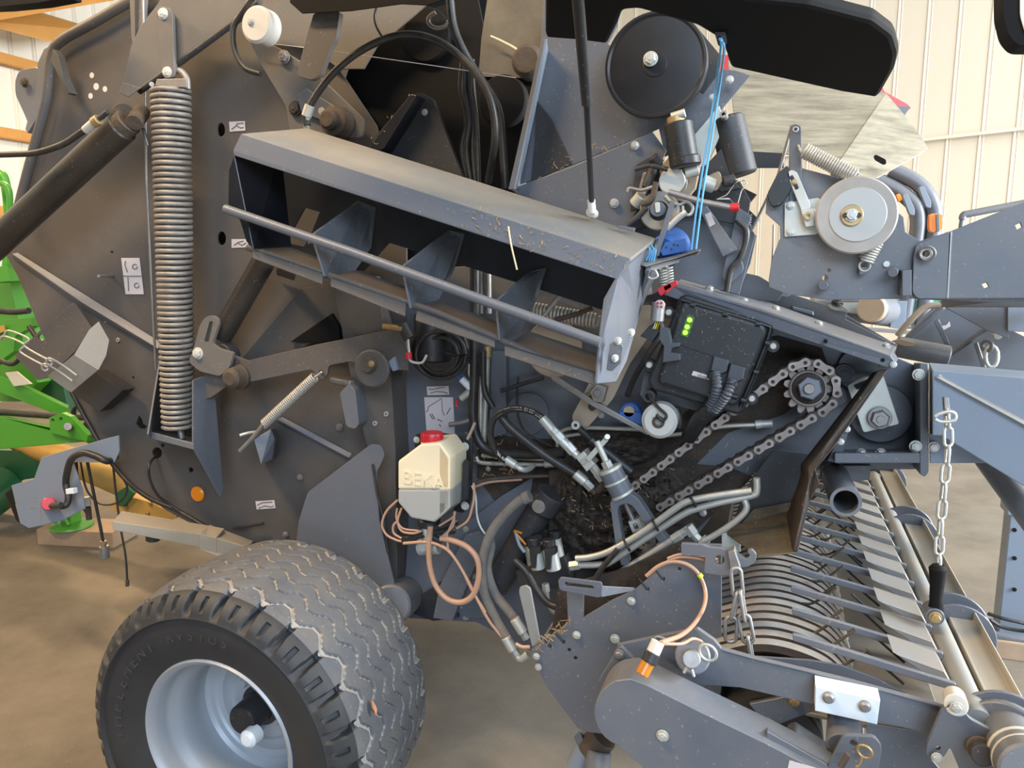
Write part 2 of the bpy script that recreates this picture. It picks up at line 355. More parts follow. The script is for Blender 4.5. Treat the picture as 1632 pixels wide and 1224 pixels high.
q = PX(-10, 12, LX+.5)
struct(hexa('trim_5', [(-160, 42, 6.2), (300, -42, 7.4), (300, -20, 7.4), (-160, 60, 6.2)], [(-160, 42, 6.4), (300, -42, 7.6), (300, -20, 7.6), (-160, 60, 6.4)], TIMBER))
struct(hexa('trim_6', [(-60, 22, 6.5), (60, 20, 7.2), (160, 50, 8.2), (75, 66, 7.4), (-60, 30, 6.4)], [(-60, 20, 6.7), (60, 18, 7.4), (160, 48, 8.4), (75, 64, 7.6), (-60, 28, 6.6)], TIMBER))
# ================================================================ the baler
B0 = PF(700, 1150, 0)
R = thing('round_baler', 'dark grey round baler with its side hood raised, chain drive and lubrication tank exposed', 'baler', (-1.0, 2.6, 0))
# ---------------------------------------------------------------- wheel
WC = P(345, 1185, 1.55); WR = .452
def wheel():
    rimp = [(.243, 0), (.238, -.006), (.228, 0), (.219, .018), (.217, .045), (.213, .06), (.200, .075), (.192, .10), (.190, .135), (.196, .15), (.196, .185), (.188, .196), (.172, .198), (.166, .205), (.150, .208), (.142, .203), (.115, .203), (.108, .210), (.05, .210), (.05, .225), (.18, .222), (.198, .21), (.202, .30),
            (.206, .30), (.206, .16), (.2, .13), (.21, .10), (.226, .06), (.232, .02), (.243, .012), (.243, 0)]
    rim = lathe('wheel', rimp, WC, YA, RIM, R, 96)
    # tread and shoulders as one displaced surface
    NT, W = 864, .40
    sec = []                                            # (radius, y, kind) across the section
    for k in range(9): t = k/8; sec.append((.236+(.365-.236)*t, .004-.030*math.sin(t*1.9), 's'))
    sec += [(.372, -.034, 's'), (.378, -.031, 's')]
    for k in range(9): t = (k+1)/9; sec.append((.380+.052*math.sin(t*1.5), -.031+.062*t**1.5, 'l'))
    NW = 150
    for k in range(NW+1): t = k/NW; sec.append((.437+.017*(1-(2*t-1)**2)-.0, .035+(W-.035)*t, 't'))
    for k in range(9): t = (k+1)/9; sec.append((.437-.06*t, W+.045*t**.6, 'l'))
    for k in range(6): t = (k+1)/6; sec.append((.377-(.377-.236)*t, W+.045-.05*t, 's'))
    NL = 27
    def tri(x): x = x % 1; return 4*abs(x-.5)-1
    def sm(x): return max(0, min(1, x))
    V, F, gd = [], [], {}
    for i in range(NT):
        th = 2*math.pi*i/NT; c, s = math.cos(th), math.sin(th); ph = th/(2*math.pi)*NL
        z = max(-.55, min(.55, tri(ph)))/.55*.0135; f = ph % 1
        for r, y, kd in sec:
            if kd == 't':
                d = 0
                for g, wd in ((.062, .0075), (.118, .005), (.171, .0045), (.224, .0045), (.277, .0045), (.330, .0045), (.374, .007)):
                    e = abs(y-(g+z))
                    d = max(d, sm((wd-e)/.0028+.5))
                if y < .062+z-.004: d = max(d, sm((.075-abs(f-.5))/.03)*sm((.06-y)/.012))
                if y > .374+z+.004: d = max(d, sm((.075-abs(f-.5))/.03))
                r -= .009*d; gd[(i, len(V))] = d
            elif kd == 'l':
                q = (r-.378)/.056; y0 = y
                d = sm((.11+.07*(1-q)-abs(f-.5))/.05)       # slots between the shoulder lugs
                g = f % 1; g = min(g, 1-g)
                d2 = sm((.085-g)/.012)*sm((q-.18)/.1)*sm((.80-q)/.1)  # pocket in each lug
                r -= .015*d*(.35+q) if q > 0 else 0; y += (.020*d*q+.013*d2)*(1 if y < .2 else -1); r -= .002*d2
            V.append(WC+Vector((r*s, y, r*c)))
    k = len(sec)
    for i in range(NT):
        a, b = i*k, ((i+1) % NT)*k
        for j in range(k-1): F.append((a+j, a+j+1, b+j+1, b+j))
    j0 = 11
    me = bpy.data.meshes.new('tyre'); me.from_pydata([tuple(v) for v in V], [], F); me.materials.append(TYRE); me.materials.append(TREAD); me.materials.append(GROOVE)
    mi = [0]*len(F); n = 0
    for i in range(NT):
        for j in range(k-1): mi[n] = (2 if gd.get((i, i*k+j), 0) > .35 and gd.get((i, i*k+j+1), 1) > .35 else 1) if 18 <= j < 20+NW+4 else 0; n += 1
    me.polygons.foreach_set('material_index', mi); shade(me, 45)
    bm = bmesh.new(); bm.from_mesh(me); bmesh.ops.recalc_face_normals(bm, faces=bm.faces); bm.to_mesh(me); bm.free()
    ty = link(bpy.data.objects.new('tyre', me), rim)
    def arc(s, a0, a1, rr, size, yy):
        step = (a1-a0)/max(1, len(s)-1)
        V2 = []
        for i, ch in enumerate(s):
            if ch == ' ': continue
            a = math.radians(a0+step*i); rad = Vector((math.sin(a), 0, math.cos(a))); tan = Vector((math.cos(a), 0, -math.sin(a)))
            V2.append(text('lettering', ch, WC+rad*rr+Vector((0, yy, 0)), tan, rad, size, .0025, LETTER, None))
        bm = bmesh.new()
        for o in V2: bm.from_mesh(o.data); bpy.data.objects.remove(o)
        me = bpy.data.meshes.new('lettering'); bm.to_mesh(me); bm.free(); me.materials.append(LETTER); link(bpy.data.objects.new('lettering', me), rim)
    arc('IMPLEMENT', -95, -35, .318, .045, -.0225); arc('-RVSTOS', -27, 12, .318, .034, -.0225)
    # hub, cap and valve deep in the rim
    h = lathe('hub', [(0, .108), (.040, .109), (.045, .116), (.047, .19), (.062, .195), (.062, .21), (.0, .21)], WC+Vector((-.005, 0, -.002)), YA, BLACK, rim)
    lathe('hub_cap', [(0, .075), (.017, .077), (.026, .086), (.027, .12), (0, .12)], WC+Vector((.034, 0, -.034)), YA, WPLAST, rim)
    lathe('valve', [(0, .15), (.006, .15), (.007, .20), (0, .21)], WC+Vector((.03, 0, .125)), YA, ZINC, rim, 12)
    for k in range(6):
        a = k*math.pi/3+.3; o = lathe('wheel_nut', [(0, .190), (.012, .191), (.014, .20), (.014, .21), (0, .21)], WC+Vector((.085*math.cos(a), 0, .085*math.sin(a))), YA, RIM, rim, 6)
wheel()
cy('axle', P(352, 1160, 1.9), P(430, 1090, 2.9), 24, DARK, R)
# a dry leaf lying on the tread
def leaf():
    c = WC+Vector((math.sin(math.radians(72))*.456, .09, math.cos(math.radians(72))*.456)); n = (c-WC); n.y = 0; n.normalize(); t = Vector((n.z, 0, -n.x))
    V, F = [], []
    for i in range(7):
        s = i/6; wd = .0075*math.sin(math.pi*min(1, s*.95+.03)); p = c+(-t*.9+YA*.2).normalized()*(s-.5)*.045
        for j in (-1, 0, 1): V.append(p+YA*(wd*j*1.1)+n*(.004*abs(j)+.003*math.sin(s*6)))
    for i in range(6):
        for j in range(2): F.append((i*3+j, i*3+j+1, i*3+j+4, i*3+j+3))
    V += [v+n*.001 for v in V]; F += [tuple(a+21 for a in f) for f in F]
    tag(mk('leaf', V, F, LEAFM, None, 60), 'small dry reddish brown leaf stuck on the tyre tread', 'leaf')
leaf()
# ---------------------------------------------------------------- chamber behind the sheets
hexa('bale_chamber', [(70, 100, 2.42), (205, 10, 2.42), (700, -120, 2.42), (820, 60, 2.85), (880, 300, 2.6), (985, 480, 2.42), (1180, 540, 2.42), (1190, 740, 2.42), (960, 800, 2.42), (850, 930, 2.42), (640, 950, 2.42), (400, 845, 2.42), (200, 740, 2.42), (50, 440, 2.42)],
     [P(a, b, 2.42)+Vector((0, 1.15, 0)) for a, b in ((70, 100), (205, 10), (700, -120), (820, 60), (860, 300), (960, 480), (1110, 540), (1110, 740), (960, 800), (850, 930), (640, 950), (400, 845), (200, 740), (50, 440))], DARK, R)
# ---------------------------------------------------------------- tailgate sheet
TH = [circ(352, 207, 6.5, 12, 11), circ(353, 380, 7, 12, 11), [(216, 676), (221, 662), (226, 668), (228, 676), (234, 679), (230, 684), (221, 682)], circ(250, 722, 8, 12, 9), circ(259, 710, 3, 8), circ(304, 749, 4, 10), circ(178, 402, 2, 8), circ(212, 602, 2, 8)]
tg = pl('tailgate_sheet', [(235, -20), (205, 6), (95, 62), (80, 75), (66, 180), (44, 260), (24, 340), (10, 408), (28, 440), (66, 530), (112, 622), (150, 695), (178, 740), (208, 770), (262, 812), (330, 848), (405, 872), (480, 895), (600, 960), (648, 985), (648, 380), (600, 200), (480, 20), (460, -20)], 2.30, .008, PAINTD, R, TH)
for x, y, r in ((146, 120, 4.5), (153, 138, 5.5), (167, 142, 4.5), (144, 153, 4.5)): dc('lit_hole_disc', x, y, 2.299, r, .002, STICK, tg)  # pale discs painted where bright wall would shine through holes
dc('orange_reflector', 313, 788, 2.285, 12.5, .014, ORANGE, tg, bev=.2)
def stick(pts, marks=(), Y=2.2975, par=None):
    o = pl('sticker', pts, Y, .0012, STICK, par or tg, bev=0)
    for q in marks: tb('drawing', q, .8, INK, o, Y-.0006, sm=False, seg=4)
stick([(365, 194), (390, 193), (391, 208), (366, 210)], ([(369, 206), (376, 201), (378, 197), (388, 196)], [(377, 200), (383, 204), (388, 203)]))
stick([(369, 381), (395, 381), (396, 394), (369, 395)], ([(373, 391), (380, 386), (388, 384)], [(380, 388), (386, 391), (392, 387)]))
stick([(193, 411), (222, 411), (229, 469), (200, 469)], ([(200, 416), (199, 422), (203, 434)], [(204, 442), (205, 464)], circ(215, 425, 4, 8), circ(218, 455, 4, 8), [(196, 440), (225, 440)]))
stick([(407, 799), (437, 797), (439, 810), (409, 812)], ([(410, 805), (418, 801), (434, 800)], [(412, 810), (422, 806), (432, 808), (436, 806)]))
for x, y, r in ((180, 440, 3),): tb('stop_pin', [(157, 440, 2.18), (180, 440, 2.3)], 2.4, STEEL, tg)
for x, y in ((168, 511), (187, 542)): dc('rivet_nut', x, y, 2.295, 3.4, .006, ZINC, tg, .5)
for x, y, r in ((478, 761, 5), (455, 852, 5), (541, 681, 6), (497, 848, 4)): bolt(R, x, y, 2.29, r, STEEL)
# rolled rim with the wiring loom along it
tb('sheet_rim', [(240, -15, 2.27), (200, 6, 2.27), (150, 35, 2.27), (98, 65, 2.27), (82, 90, 2.27), (74, 160, 2.27), (56, 230, 2.27), (40, 290, 2.27), (26, 345, 2.27)], 8, PAINTD, tg)
tb('wiring_loom', [(112, 622, 2.27), (150, 692, 2.27), (178, 738, 2.27), (208, 772, 2.27), (240, 795, 2.27), (285, 815, 2.27), (335, 843, 2.27), (372, 855, 2.27), (405, 868, 2.27)], 3.6, RUBBER, tg)
tb('wiring_loom', [(372, 842, 2.26), (400, 838, 2.26), (420, 834, 2.26)], 2, RUBBER, tg)
tb('cable_loop', [(250, 725, 2.31), (238, 740, 2.2), (239, 765, 2.2), (252, 790, 2.22), (270, 803, 2.25), (290, 818, 2.27)], 2.2, RUBBER, tg)
pl('rim_lug', [(84, 78), (92, 88), (100, 120), (112, 148), (108, 150), (92, 118), (80, 96)], 2.2, .03, PAINTD, tg)
pl('rear_latch_plate', rnd([(30, 112), (60, 106), (64, 130), (52, 170), (48, 205), (40, 185), (24, 150), (24, 128)], 8), 2.36, .02, PAINTL, tg, [circ(40, 132, 4, 10)])
pl('rim_flange', [(70, 78), (84, 70), (78, 110), (64, 180), (44, 212), (40, 206), (58, 140), (60, 100)], 2.34, .02, PAINTL, tg)
bolt(tg, 40, 132, 2.34, 7, RUST)
# diagonal rib on the tailgate
hexa('diagonal_rib', [(18, 404, 2.28), (28, 402, 2.29), (258, 546, 2.29), (252, 556, 2.27), (130, 482, 2.27)], [(22, 414, 2.299), (34, 410, 2.299), (262, 552, 2.299), (256, 562, 2.299), (130, 492, 2.299)], PAINTL, tg)
hexa('diagonal_rib', [(440, 668, 2.28), (450, 664, 2.29), (560, 722, 2.29), (556, 730, 2.28)], [(442, 674, 2.299), (455, 672, 2.299), (566, 728, 2.299), (560, 736, 2.299)], PAINTL, tg)
tb('thin_rod', [(228, 0, 2.2), (234, 300, 2.2), (247, 560, 2.2), (249, 590, 2.22)], 2, STEEL, R, sm=False)
# ---------------------------------------------------------------- tension arm, link and main spring
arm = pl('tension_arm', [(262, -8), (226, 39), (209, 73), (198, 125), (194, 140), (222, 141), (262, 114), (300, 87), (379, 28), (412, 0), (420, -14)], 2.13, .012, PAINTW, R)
hexa('arm_foot', [(190, 148, 2.09), (196, 131, 2.09), (226, 140, 2.09), (205, 155, 2.09)], [(190, 148, 2.14), (196, 131, 2.14), (226, 140, 2.14), (205, 155, 2.14)], PAINTW, arm)
tb('arm_edge', [(222, 146, 2.12), (262, 117, 2.12), (300, 90, 2.12), (379, 32, 2.12), (412, 4, 2.12)], 5, DARK, arm, sm=False)
lk = pl('spring_link', rnd([(248, 22), (251, 12), (260, 9), (270, 13), (274, 22), (278, 112), (276, 122), (267, 126), (259, 121), (257, 110)], 4), 2.10, .014, PAINTW, arm)
bolt(lk, 260.5, 22, 2.10, 8.5, NYLON); bolt(lk, 267, 115, 2.10, 8, NYLON)
da = pl('channel_post', [(206, -12), (230, -12), (226, 45), (214, 82), (209, 60)], 2.22, .02, PAINTW, R); pl('channel_groove', [(214, -12), (222, -12), (220, 45), (215, 58)], 2.218, .004, DARK, da)
ms = coil('main_spring', (272, 138, 2.12), (284, 680, 2.12), 26.5, 3.7, 60, SPRING, R, 8, 20, R2=23)
hexa('spring_hook', [(247, 137, 2.09), (250, 126, 2.09), (296, 125, 2.09), (299, 140, 2.09)], [(247, 137, 2.15), (250, 126, 2.15), (296, 125, 2.15), (299, 140, 2.15)], SPRING, ms)
tb('spring_hook', [(268, 120, 2.12), (284, 112, 2.12), (297, 124, 2.12), (299, 142, 2.12)], 5, SPRING, ms)
cy('spring_rod', (284, 670, 2.12), (290, 699, 2.12), 5, STEEL, ms)
# spring pocket
pk = hexa('spring_bracket', [(240, 699, 2.06), (309, 717, 2.06), (309, 707, 2.06), (240, 688, 2.06)], [(244, 690, 2.299), (312, 706, 2.299), (312, 698, 2.299), (244, 682, 2.299)], PAINTL, R)
pq('bracket_side', [(237, 692, 2.06), (240, 699, 2.06), (262, 690, 2.30), (268, 575, 2.30), (256, 575, 2.19)], .006, PAINT, pk)
pq('bracket_side', [(308, 606, 2.06), (308, 714, 2.06), (352, 792, 2.15), (356, 780, 2.17), (344, 640, 2.17), (330, 598, 2.13)], .008, PAINT, pk)
# ---------------------------------------------------------------- hydraulic cylinders and hose
cy1 = cy('hydraulic_cylinder', (-40, 420, 2.05), (196, 201, 2.05), 23, CYL, R)
cy('cylinder_gland', (176, 220, 2.05), (206, 192, 2.05), 21, RUST, cy1); cy('cylinder_eye', (196, 182, 2.06), (196, 182, 2.12), 17, RUST, cy1); cy('clevis', (214, 196, 2.03), (226, 178, 2.1), 13, RUST, cy1)
tb('gland_hook', [(228, 205, 2.1), (232, 218, 2.1), (236, 232, 2.1)], 2.5, STEEL, cy1)
hs = tb('hydraulic_hose', [(-30, 247, 1.95), (20, 246, 1.95), (60, 243, 1.95), (100, 230, 1.95), (128, 212, 1.95), (140, 204, 1.95)], 5, RUBBER, R)
cy('hose_fitting', (136, 208, 1.95), (152, 194, 1.95), 7, ZINC, hs); cy('hose_fitting', (150, 196, 1.95), (158, 190, 1.95), 8.5, BRASS, hs); cy('hose_nipple', (157, 190, 1.95), (172, 178, 1.95), 4, DARK, hs)
cy2 = cy('hydraulic_cylinder', (430, 400, 2.17), (352, 536, 2.17), 18, CYL, R)
cl = pl('slotted_clevis', rnd([(318, 518), (326, 506), (337, 502), (346, 507), (348, 516), (338, 548), (350, 556), (372, 562), (366, 585), (350, 600), (318, 592), (300, 577), (309, 553)], 5), 2.09, .014, PAINTW, R, [rnd([(334, 512), (340, 513), (332, 546), (325, 545)], 3)])
bolt(cl, 316, 563, 2.09, 9, NYLON)
dc('clevis_boss', 352, 568, 2.105, 20, .05, DARK, cl)
# ---------------------------------------------------------------- density lever
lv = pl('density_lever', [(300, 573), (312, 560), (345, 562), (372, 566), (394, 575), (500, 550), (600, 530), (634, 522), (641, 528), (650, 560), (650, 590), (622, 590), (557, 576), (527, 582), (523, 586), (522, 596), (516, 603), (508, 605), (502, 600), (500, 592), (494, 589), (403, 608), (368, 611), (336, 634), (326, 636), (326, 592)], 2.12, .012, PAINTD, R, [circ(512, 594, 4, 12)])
hb = lathe('lever_pivot', [(0, -.055), (.022, -.055), (.034, -.045), (.036, -.02), (.044, -.01), (.044, .01), (0, .01)], P(382, 600, 2.12), YA, RUST, lv)
dw = dc('cone_washer', 591, 588, 2.085, 31, .02, PAINTD, lv, bev=.2)
lathe('washer_roller', [(0, -.03), (.022, -.03), (.026, -.02), (.026, 0), (.034, 0), (.034, .03), (0, .03)], P(591, 580, 2.09), YA, RUST, dw); bolt(dw, 592, 580, 2.058, 5, BRASS)
pl('dirty_tag', [(618, 577), (627, 569), (632, 590), (626, 592)], 2.10, .02, BLUEP, lv)
se = tb('lever_sensor', [(612, 520, 2.1), (628, 522, 2.09), (642, 524, 2.09)], 5, BRASS, lv); cy('sensor_body', (640, 517, 2.1), (652, 540, 2.1), 9, DARK, lv); tb('sensor_wire', [(650, 540, 2.1), (652, 560, 2.1), (654, 575, 2.1), (672, 578, 2.1), (680, 566, 2.1)], 2, WHITEW, lv); cy('red_plug', (651, 562, 2.09), (652, 572, 2.09), 5, RED, lv)
ss = coil('lever_spring', (502, 601, 2.10), (421, 676, 2.10), 7, 1.5, 34, SPRINGL, R, 6, 14)
tb('spring_hook', [(500, 603, 2.1), (508, 597, 2.1), (513, 593, 2.1), (514, 597, 2.13)], 2, SPRINGL, ss)
tb('spring_eye_bolt', [(424, 672, 2.1), (405, 696, 2.1), (383, 719, 2.1)], 4, STEEL, ss, sm=False); tb('adjuster_pin', [(382, 694, 2.08), (396, 690, 2.1), (412, 688, 2.13)], 2.5, ZINC, ss)
hexa('spring_anchor', [(404, 700, 2.1), (432, 684, 2.14), (438, 700, 2.15), (434, 732, 2.15), (416, 740, 2.1)], [(410, 698, 2.13), (438, 682, 2.299), (444, 696, 2.299), (440, 730, 2.299), (420, 738, 2.299)], PAINT, R)
# ---------------------------------------------------------------- pillar, shaded struts and mudguard plate
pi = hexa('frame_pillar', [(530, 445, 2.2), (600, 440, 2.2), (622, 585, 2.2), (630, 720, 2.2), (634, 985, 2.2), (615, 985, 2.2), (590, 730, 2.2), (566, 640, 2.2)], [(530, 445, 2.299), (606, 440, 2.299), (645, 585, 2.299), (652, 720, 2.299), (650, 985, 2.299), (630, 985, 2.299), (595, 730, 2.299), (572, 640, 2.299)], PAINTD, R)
for x, y in ((615, 660), (597, 675)): dc('rivet_nut', x, y, 2.195, 4, .006, ZINC, pi, .5)
pl('inner_strut', [(382, 575), (480, 460), (530, 450), (548, 520), (470, 560), (400, 577)], 2.26, .02, PAINTD, R)
pl('inner_strut', [(462, 545), (528, 500), (540, 520), (542, 545)], 2.24, .015, MATT, R)
fp = pl('mudguard_plate', rnd([(591, 708), (607, 710), (613, 726), (606, 742), (600, 752), (604, 830), (622, 905), (642, 985), (560, 985), (470, 880), (476, 830), (490, 785)], 5), 2.10, .008, PAINT, R)
tb('guard_cable', [(594, 740, 2.09), (602, 790, 2.09), (612, 830, 2.09), (618, 880, 2.09)], 2.2, RUBBER, fp)
pl('reflector_holder', rnd([(541, 626), (556, 612), (566, 622), (572, 676), (566, 684), (552, 680)], 4), 2.14, .06, PAINTL, R); cy('holder_arm', (530, 606, 2.2), (562, 612, 2.16), 6, STEEL, R)
# axle stub seen right of the tyre
ax = cy('axle_tube', (622, 966, 2.05), (668, 930, 2.5), 30, PAINTL, R)
pl('axle_plate', [(640, 970), (700, 930), (730, 985), (690, 990)], 2.24, .02, DARK, R)
# rear support beam
bm_ = hexa('support_beam', [(179, 831, 1.92), (322, 852, 2.08), (345, 857, 2.1), (345, 882, 2.1), (322, 873, 2.08), (179, 845, 1.92)], [(194, 814, 2.02), (336, 838, 2.18), (358, 842, 2.2), (358, 866, 2.2), (336, 858, 2.18), (194, 828, 2.02)], BEAMD, R)
hexa('beam_sleeve', [(318, 850, 2.07), (395, 872, 2.16), (395, 892, 2.16), (348, 888, 2.1), (318, 876, 2.07)], [(334, 836, 2.19), (404, 862, 2.28), (404, 882, 2.28), (360, 874, 2.2), (334, 862, 2.19)], BEAMD, bm_)
cy('beam_foot', (244, 852, 2.04), (244, 861, 2.04), 11, DARK, bm_)
# ---------------------------------------------------------------- light bracket at the tail
lb = pl('lamp_bracket', [(117, 482), (145, 523), (120, 560), (76, 602), (60, 606), (23, 567), (60, 530)], 2.22, .008, PAINTD, R, [circ(66, 538, 6, 12, 5)])
pq('bracket_strip', [(157, 512, 2.1), (142, 525, 2.09), (118, 565, 2.04), (157, 589, 2.06), (169, 567, 2.1), (174, 542, 2.12)], .005, STRIP, lb)
pq('bracket_strip', [(118, 565, 2.04), (157, 589, 2.06), (113, 626, 2.08), (76, 600, 2.07)], .005, STRIP, lb)
pl('lamp_box', [(113, 626), (150, 592), (196, 622), (159, 656)], 2.2, .06, DARK, lb)
for x, y in ((154, 520), (167, 544)): bolt(lb, x, y, 2.10, 3.5)
gw = []
for dx, dy in ((0, 0), (-7, 9)): tb('guard_wire', [(6+dx, 536+dy, 1.98), (14+dx, 527+dy, 1.98), (46+dx, 540+dy, 1.98), (40+dx, 552+dy, 1.98), (78+dx, 574+dy, 1.99), (84+dx, 576+dy, 2.0), (80+dx, 582+dy, 1.99), (74+dx, 577+dy, 1.98), (80+dx, 571+dy, 1.98), (104+dx, 585+dy, 2.02), (122+dx, 598+dy, 2.04)], 1.7, SPRINGL, lb)
# tail light carrier
tl = pl('tail_light_carrier', [(189, 694), (169, 699), (66, 729), (54, 763), (18, 774), (24, 800), (32, 834), (46, 842), (98, 830), (135, 811), (130, 780), (121, 752), (116, 737), (182, 737), (190, 720)], 2.12, .006, BLUEP, R, [circ(77, 803, 12, 16, 8)])
cy('red_plug', (77, 803, 2.06), (77, 803, 2.14), 10, RED, tl); cy('plug_tail', (82, 806, 2.05), (97, 805, 2.04), 5, RUBBER, tl)
tb('lamp_hose', [(184, 728, 2.2), (172, 735, 2.1), (150, 726, 2.08), (132, 722, 2.07), (115, 730, 2.07), (108, 748, 2.08), (105, 770, 2.09), (109, 790, 2.08), (106, 804, 2.07), (95, 807, 2.05)], 5.5, RUBBER, tl)
for q_ in ((104, 705, 7, 2), (92, 745, 2, 7), (84, 752, 2, 6), (62, 808, 2, 20), (46, 806, 8, 4), (52, 790, 3, 3), (98, 828, 3, 2), (28, 800, 2, 2)): pl('paint_scratch', [(q_[0], q_[1]), (q_[0]+q_[2], q_[1]+1), (q_[0]+q_[2]+2, q_[1]+q_[3]), (q_[0]+2, q_[1]+q_[3])], 2.119, .0008, STRIP, tl, bev=0)
pl('hose_clip', [(104, 780), (116, 779), (117, 787), (105, 788)], 2.055, .02, WPLAST, tl)
hexa('lamp_body', [(8, 786, 2.14), (18, 778, 2.12), (32, 834, 2.12), (26, 830, 2.14)], [(8, 786, 2.2), (18, 778, 2.2), (32, 834, 2.2), (26, 830, 2.2)], MATT, tl)
# loose hanging cables with plugs
hc = tb('hanging_cable', [(139, 735, 2.25), (146, 770, 2.25), (158, 830, 2.25), (165, 866, 2.25)], 2.4, RUBBER, R); cy('cable_plug', (165, 862, 2.25), (165, 872, 2.25), 4.5, BRASS, hc); cy('cable_plug', (166, 870, 2.25), (167, 889, 2.25), 7.5, STEEL, hc)
hc = tb('hanging_cable', [(180, 735, 2.3), (184, 780, 2.3), (192, 840, 2.3), (200, 885, 2.3), (203, 928, 2.3)], 1.7, RUBBER, R); cy('cable_tip', (203, 924, 2.3), (203, 934, 2.3), 3, RUST, hc)
hc = tb('hanging_cable', [(121, 735, 2.22), (123, 770, 2.22), (130, 800, 2.22), (140, 820, 2.22)], 2.8, RUBBER, R); cy('cable_plug', (137, 792, 2.22), (139, 806, 2.22), 6, WHITEW, hc); cy('cable_plug', (140, 808, 2.22), (142, 828, 2.22), 4.5, RUST, hc)
tb('hanging_cable', [(128, 735, 2.3), (138, 780, 2.3), (160, 803, 2.3), (190, 800, 2.3), (203, 780, 2.3), (196, 762, 2.3)], 1.6, RUBBER, R)
# ---------------------------------------------------------------- upper belt roller arm
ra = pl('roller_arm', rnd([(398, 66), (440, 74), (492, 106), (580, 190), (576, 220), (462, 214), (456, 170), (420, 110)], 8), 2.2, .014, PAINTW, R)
bolt(ra, 453, 91, 2.19, 10, STEEL); bolt(ra, 471, 173, 2.19, 11, RUST); bolt(ra, 515, 178, 2.19, 8, ZINC)
pl('arm_gusset', [(474, 152), (488, 141), (560, 186), (545, 205), (480, 178)], 2.18, .01, PAINTL, ra)
lathe('arm_pivot', [(0, -.075), (.022, -.075), (.03, -.065), (.03, -.045), (.044, -.04), (.05, .0), (.05, .03), (0, .03)], P(541, 196, 2.19), YA, RUST, ra)
wr = dc('white_roller', 407, 38, 2.02, 29, .06, NYLON, R, bev=.15); bolt(wr, 400, 35, 2.02, 6, ZINC)
tb('black_cable_loop', [(408, -10, 2.05), (386, 20, 2.05), (372, 45, 2.05), (374, 80, 2.05), (390, 108, 2.05), (415, 118, 2.05)], 4.5, RUBBER, R)
sb = pl('belt_scraper', rnd([(500, 20), (542, 18), (536, 60), (528, 73), (510, 120), (497, 128), (472, 121), (490, 52)], 6), 1.98, .02, PAINTD, R)
ah = tb('arched_hose', [(490, 200, 2.05), (488, 185, 2.05), (500, 158, 2.05), (530, 118, 2.05), (570, 84, 2.05), (620, 60, 2.05), (665, 56, 2.05), (710, 72, 2.05), (748, 105, 2.05), (775, 145, 2.05), (787, 185, 2.06), (788, 230, 2.08), (778, 290, 2.15)], 6, RUBBER, R)
cy('hose_elbow', (488, 186, 2.05), (494, 168, 2.05), 8, ZINC, ah); tb('hose_elbow', [(489, 206, 2.06), (489, 190, 2.05), (495, 172, 2.05)], 5, ZINC, ah)
tb('vertical_hose', [(716, -10, 2.1), (722, 40, 2.1), (735, 75, 2.1), (755, 110, 2.12), (790, 165, 2.14), (800, 220, 2.14), (806, 300, 2.16)], 7, RUBBER, R)
for dx, yy in ((0, 2.2), (6, 2.21), (-5, 2.22), (11, 2.2)): tb('hose_bundle', [(742+dx, 95, yy), (740+dx*1.3, 140, yy), (748+dx, 190, yy), (744+dx*1.6, 240, yy), (752+dx, 300, yy)], 4, RUBBER, R)
tb('split_ring', [(694, 20, 2.1), (684, 28, 2.1), (684, 38, 2.1), (695, 45, 2.1), (710, 42, 2.1), (718, 30, 2.1)], 3.5, STEEL, R)
tb('thin_cable', [(602, 5, 2.1), (597, 25, 2.1), (600, 42, 2.1), (611, 62, 2.1)], 2, RUBBER, R)
# upper chamber: back plate, light belt field, gussets
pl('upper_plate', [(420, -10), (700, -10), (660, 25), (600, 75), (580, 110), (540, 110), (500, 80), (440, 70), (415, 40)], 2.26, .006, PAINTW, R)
pl('belt_field', [(778, -12), (868, -12), (866, 70), (850, 125), (762, 122), (767, 60)], 2.34, .006, BELT, R)
pl('chamber_gusset', [(585, 236), (600, 215), (655, 150), (672, 148), (690, 158), (740, 290), (700, 300), (600, 250)], 2.16, .02, DARK, R); bolt(R, 677, 179, 2.15, 5, ZINC)
pl('chamber_gusset', [(584, 238), (655, 150), (664, 152), (612, 236), (596, 246)], 2.1, .1, GLOSSB, R)
pl('chamber_wall', [(560, 95), (640, 30), (760, -10), (770, 40), (840, 95), (870, 60), (820, 310), (600, 260), (540, 160)], 2.36, .01, MATT, R)  # shade of the chamber interior is put into the black colour
dc('belt_roller', 678, 55, 2.33, 42, .1, MATT, R)
tb('thin_string', [(402, 66, 2.15), (520, 80, 2.15), (700, 106, 2.15), (822, 124, 2.15)], .7, STICK, R, sm=False, seg=5)
tb('baler_twine', [(782, 58, 2.3), (800, 66, 2.3), (822, 78, 2.28), (834, 92, 2.25)], 2, STRAWP, R)
dc('belt_roller', 838, 95, 2.22, 26, .08, ROLLP if 0 else RUST, R, bev=.25)
dc('belt_roller', 800, 160, 2.3, 40, .04, MATT, R)
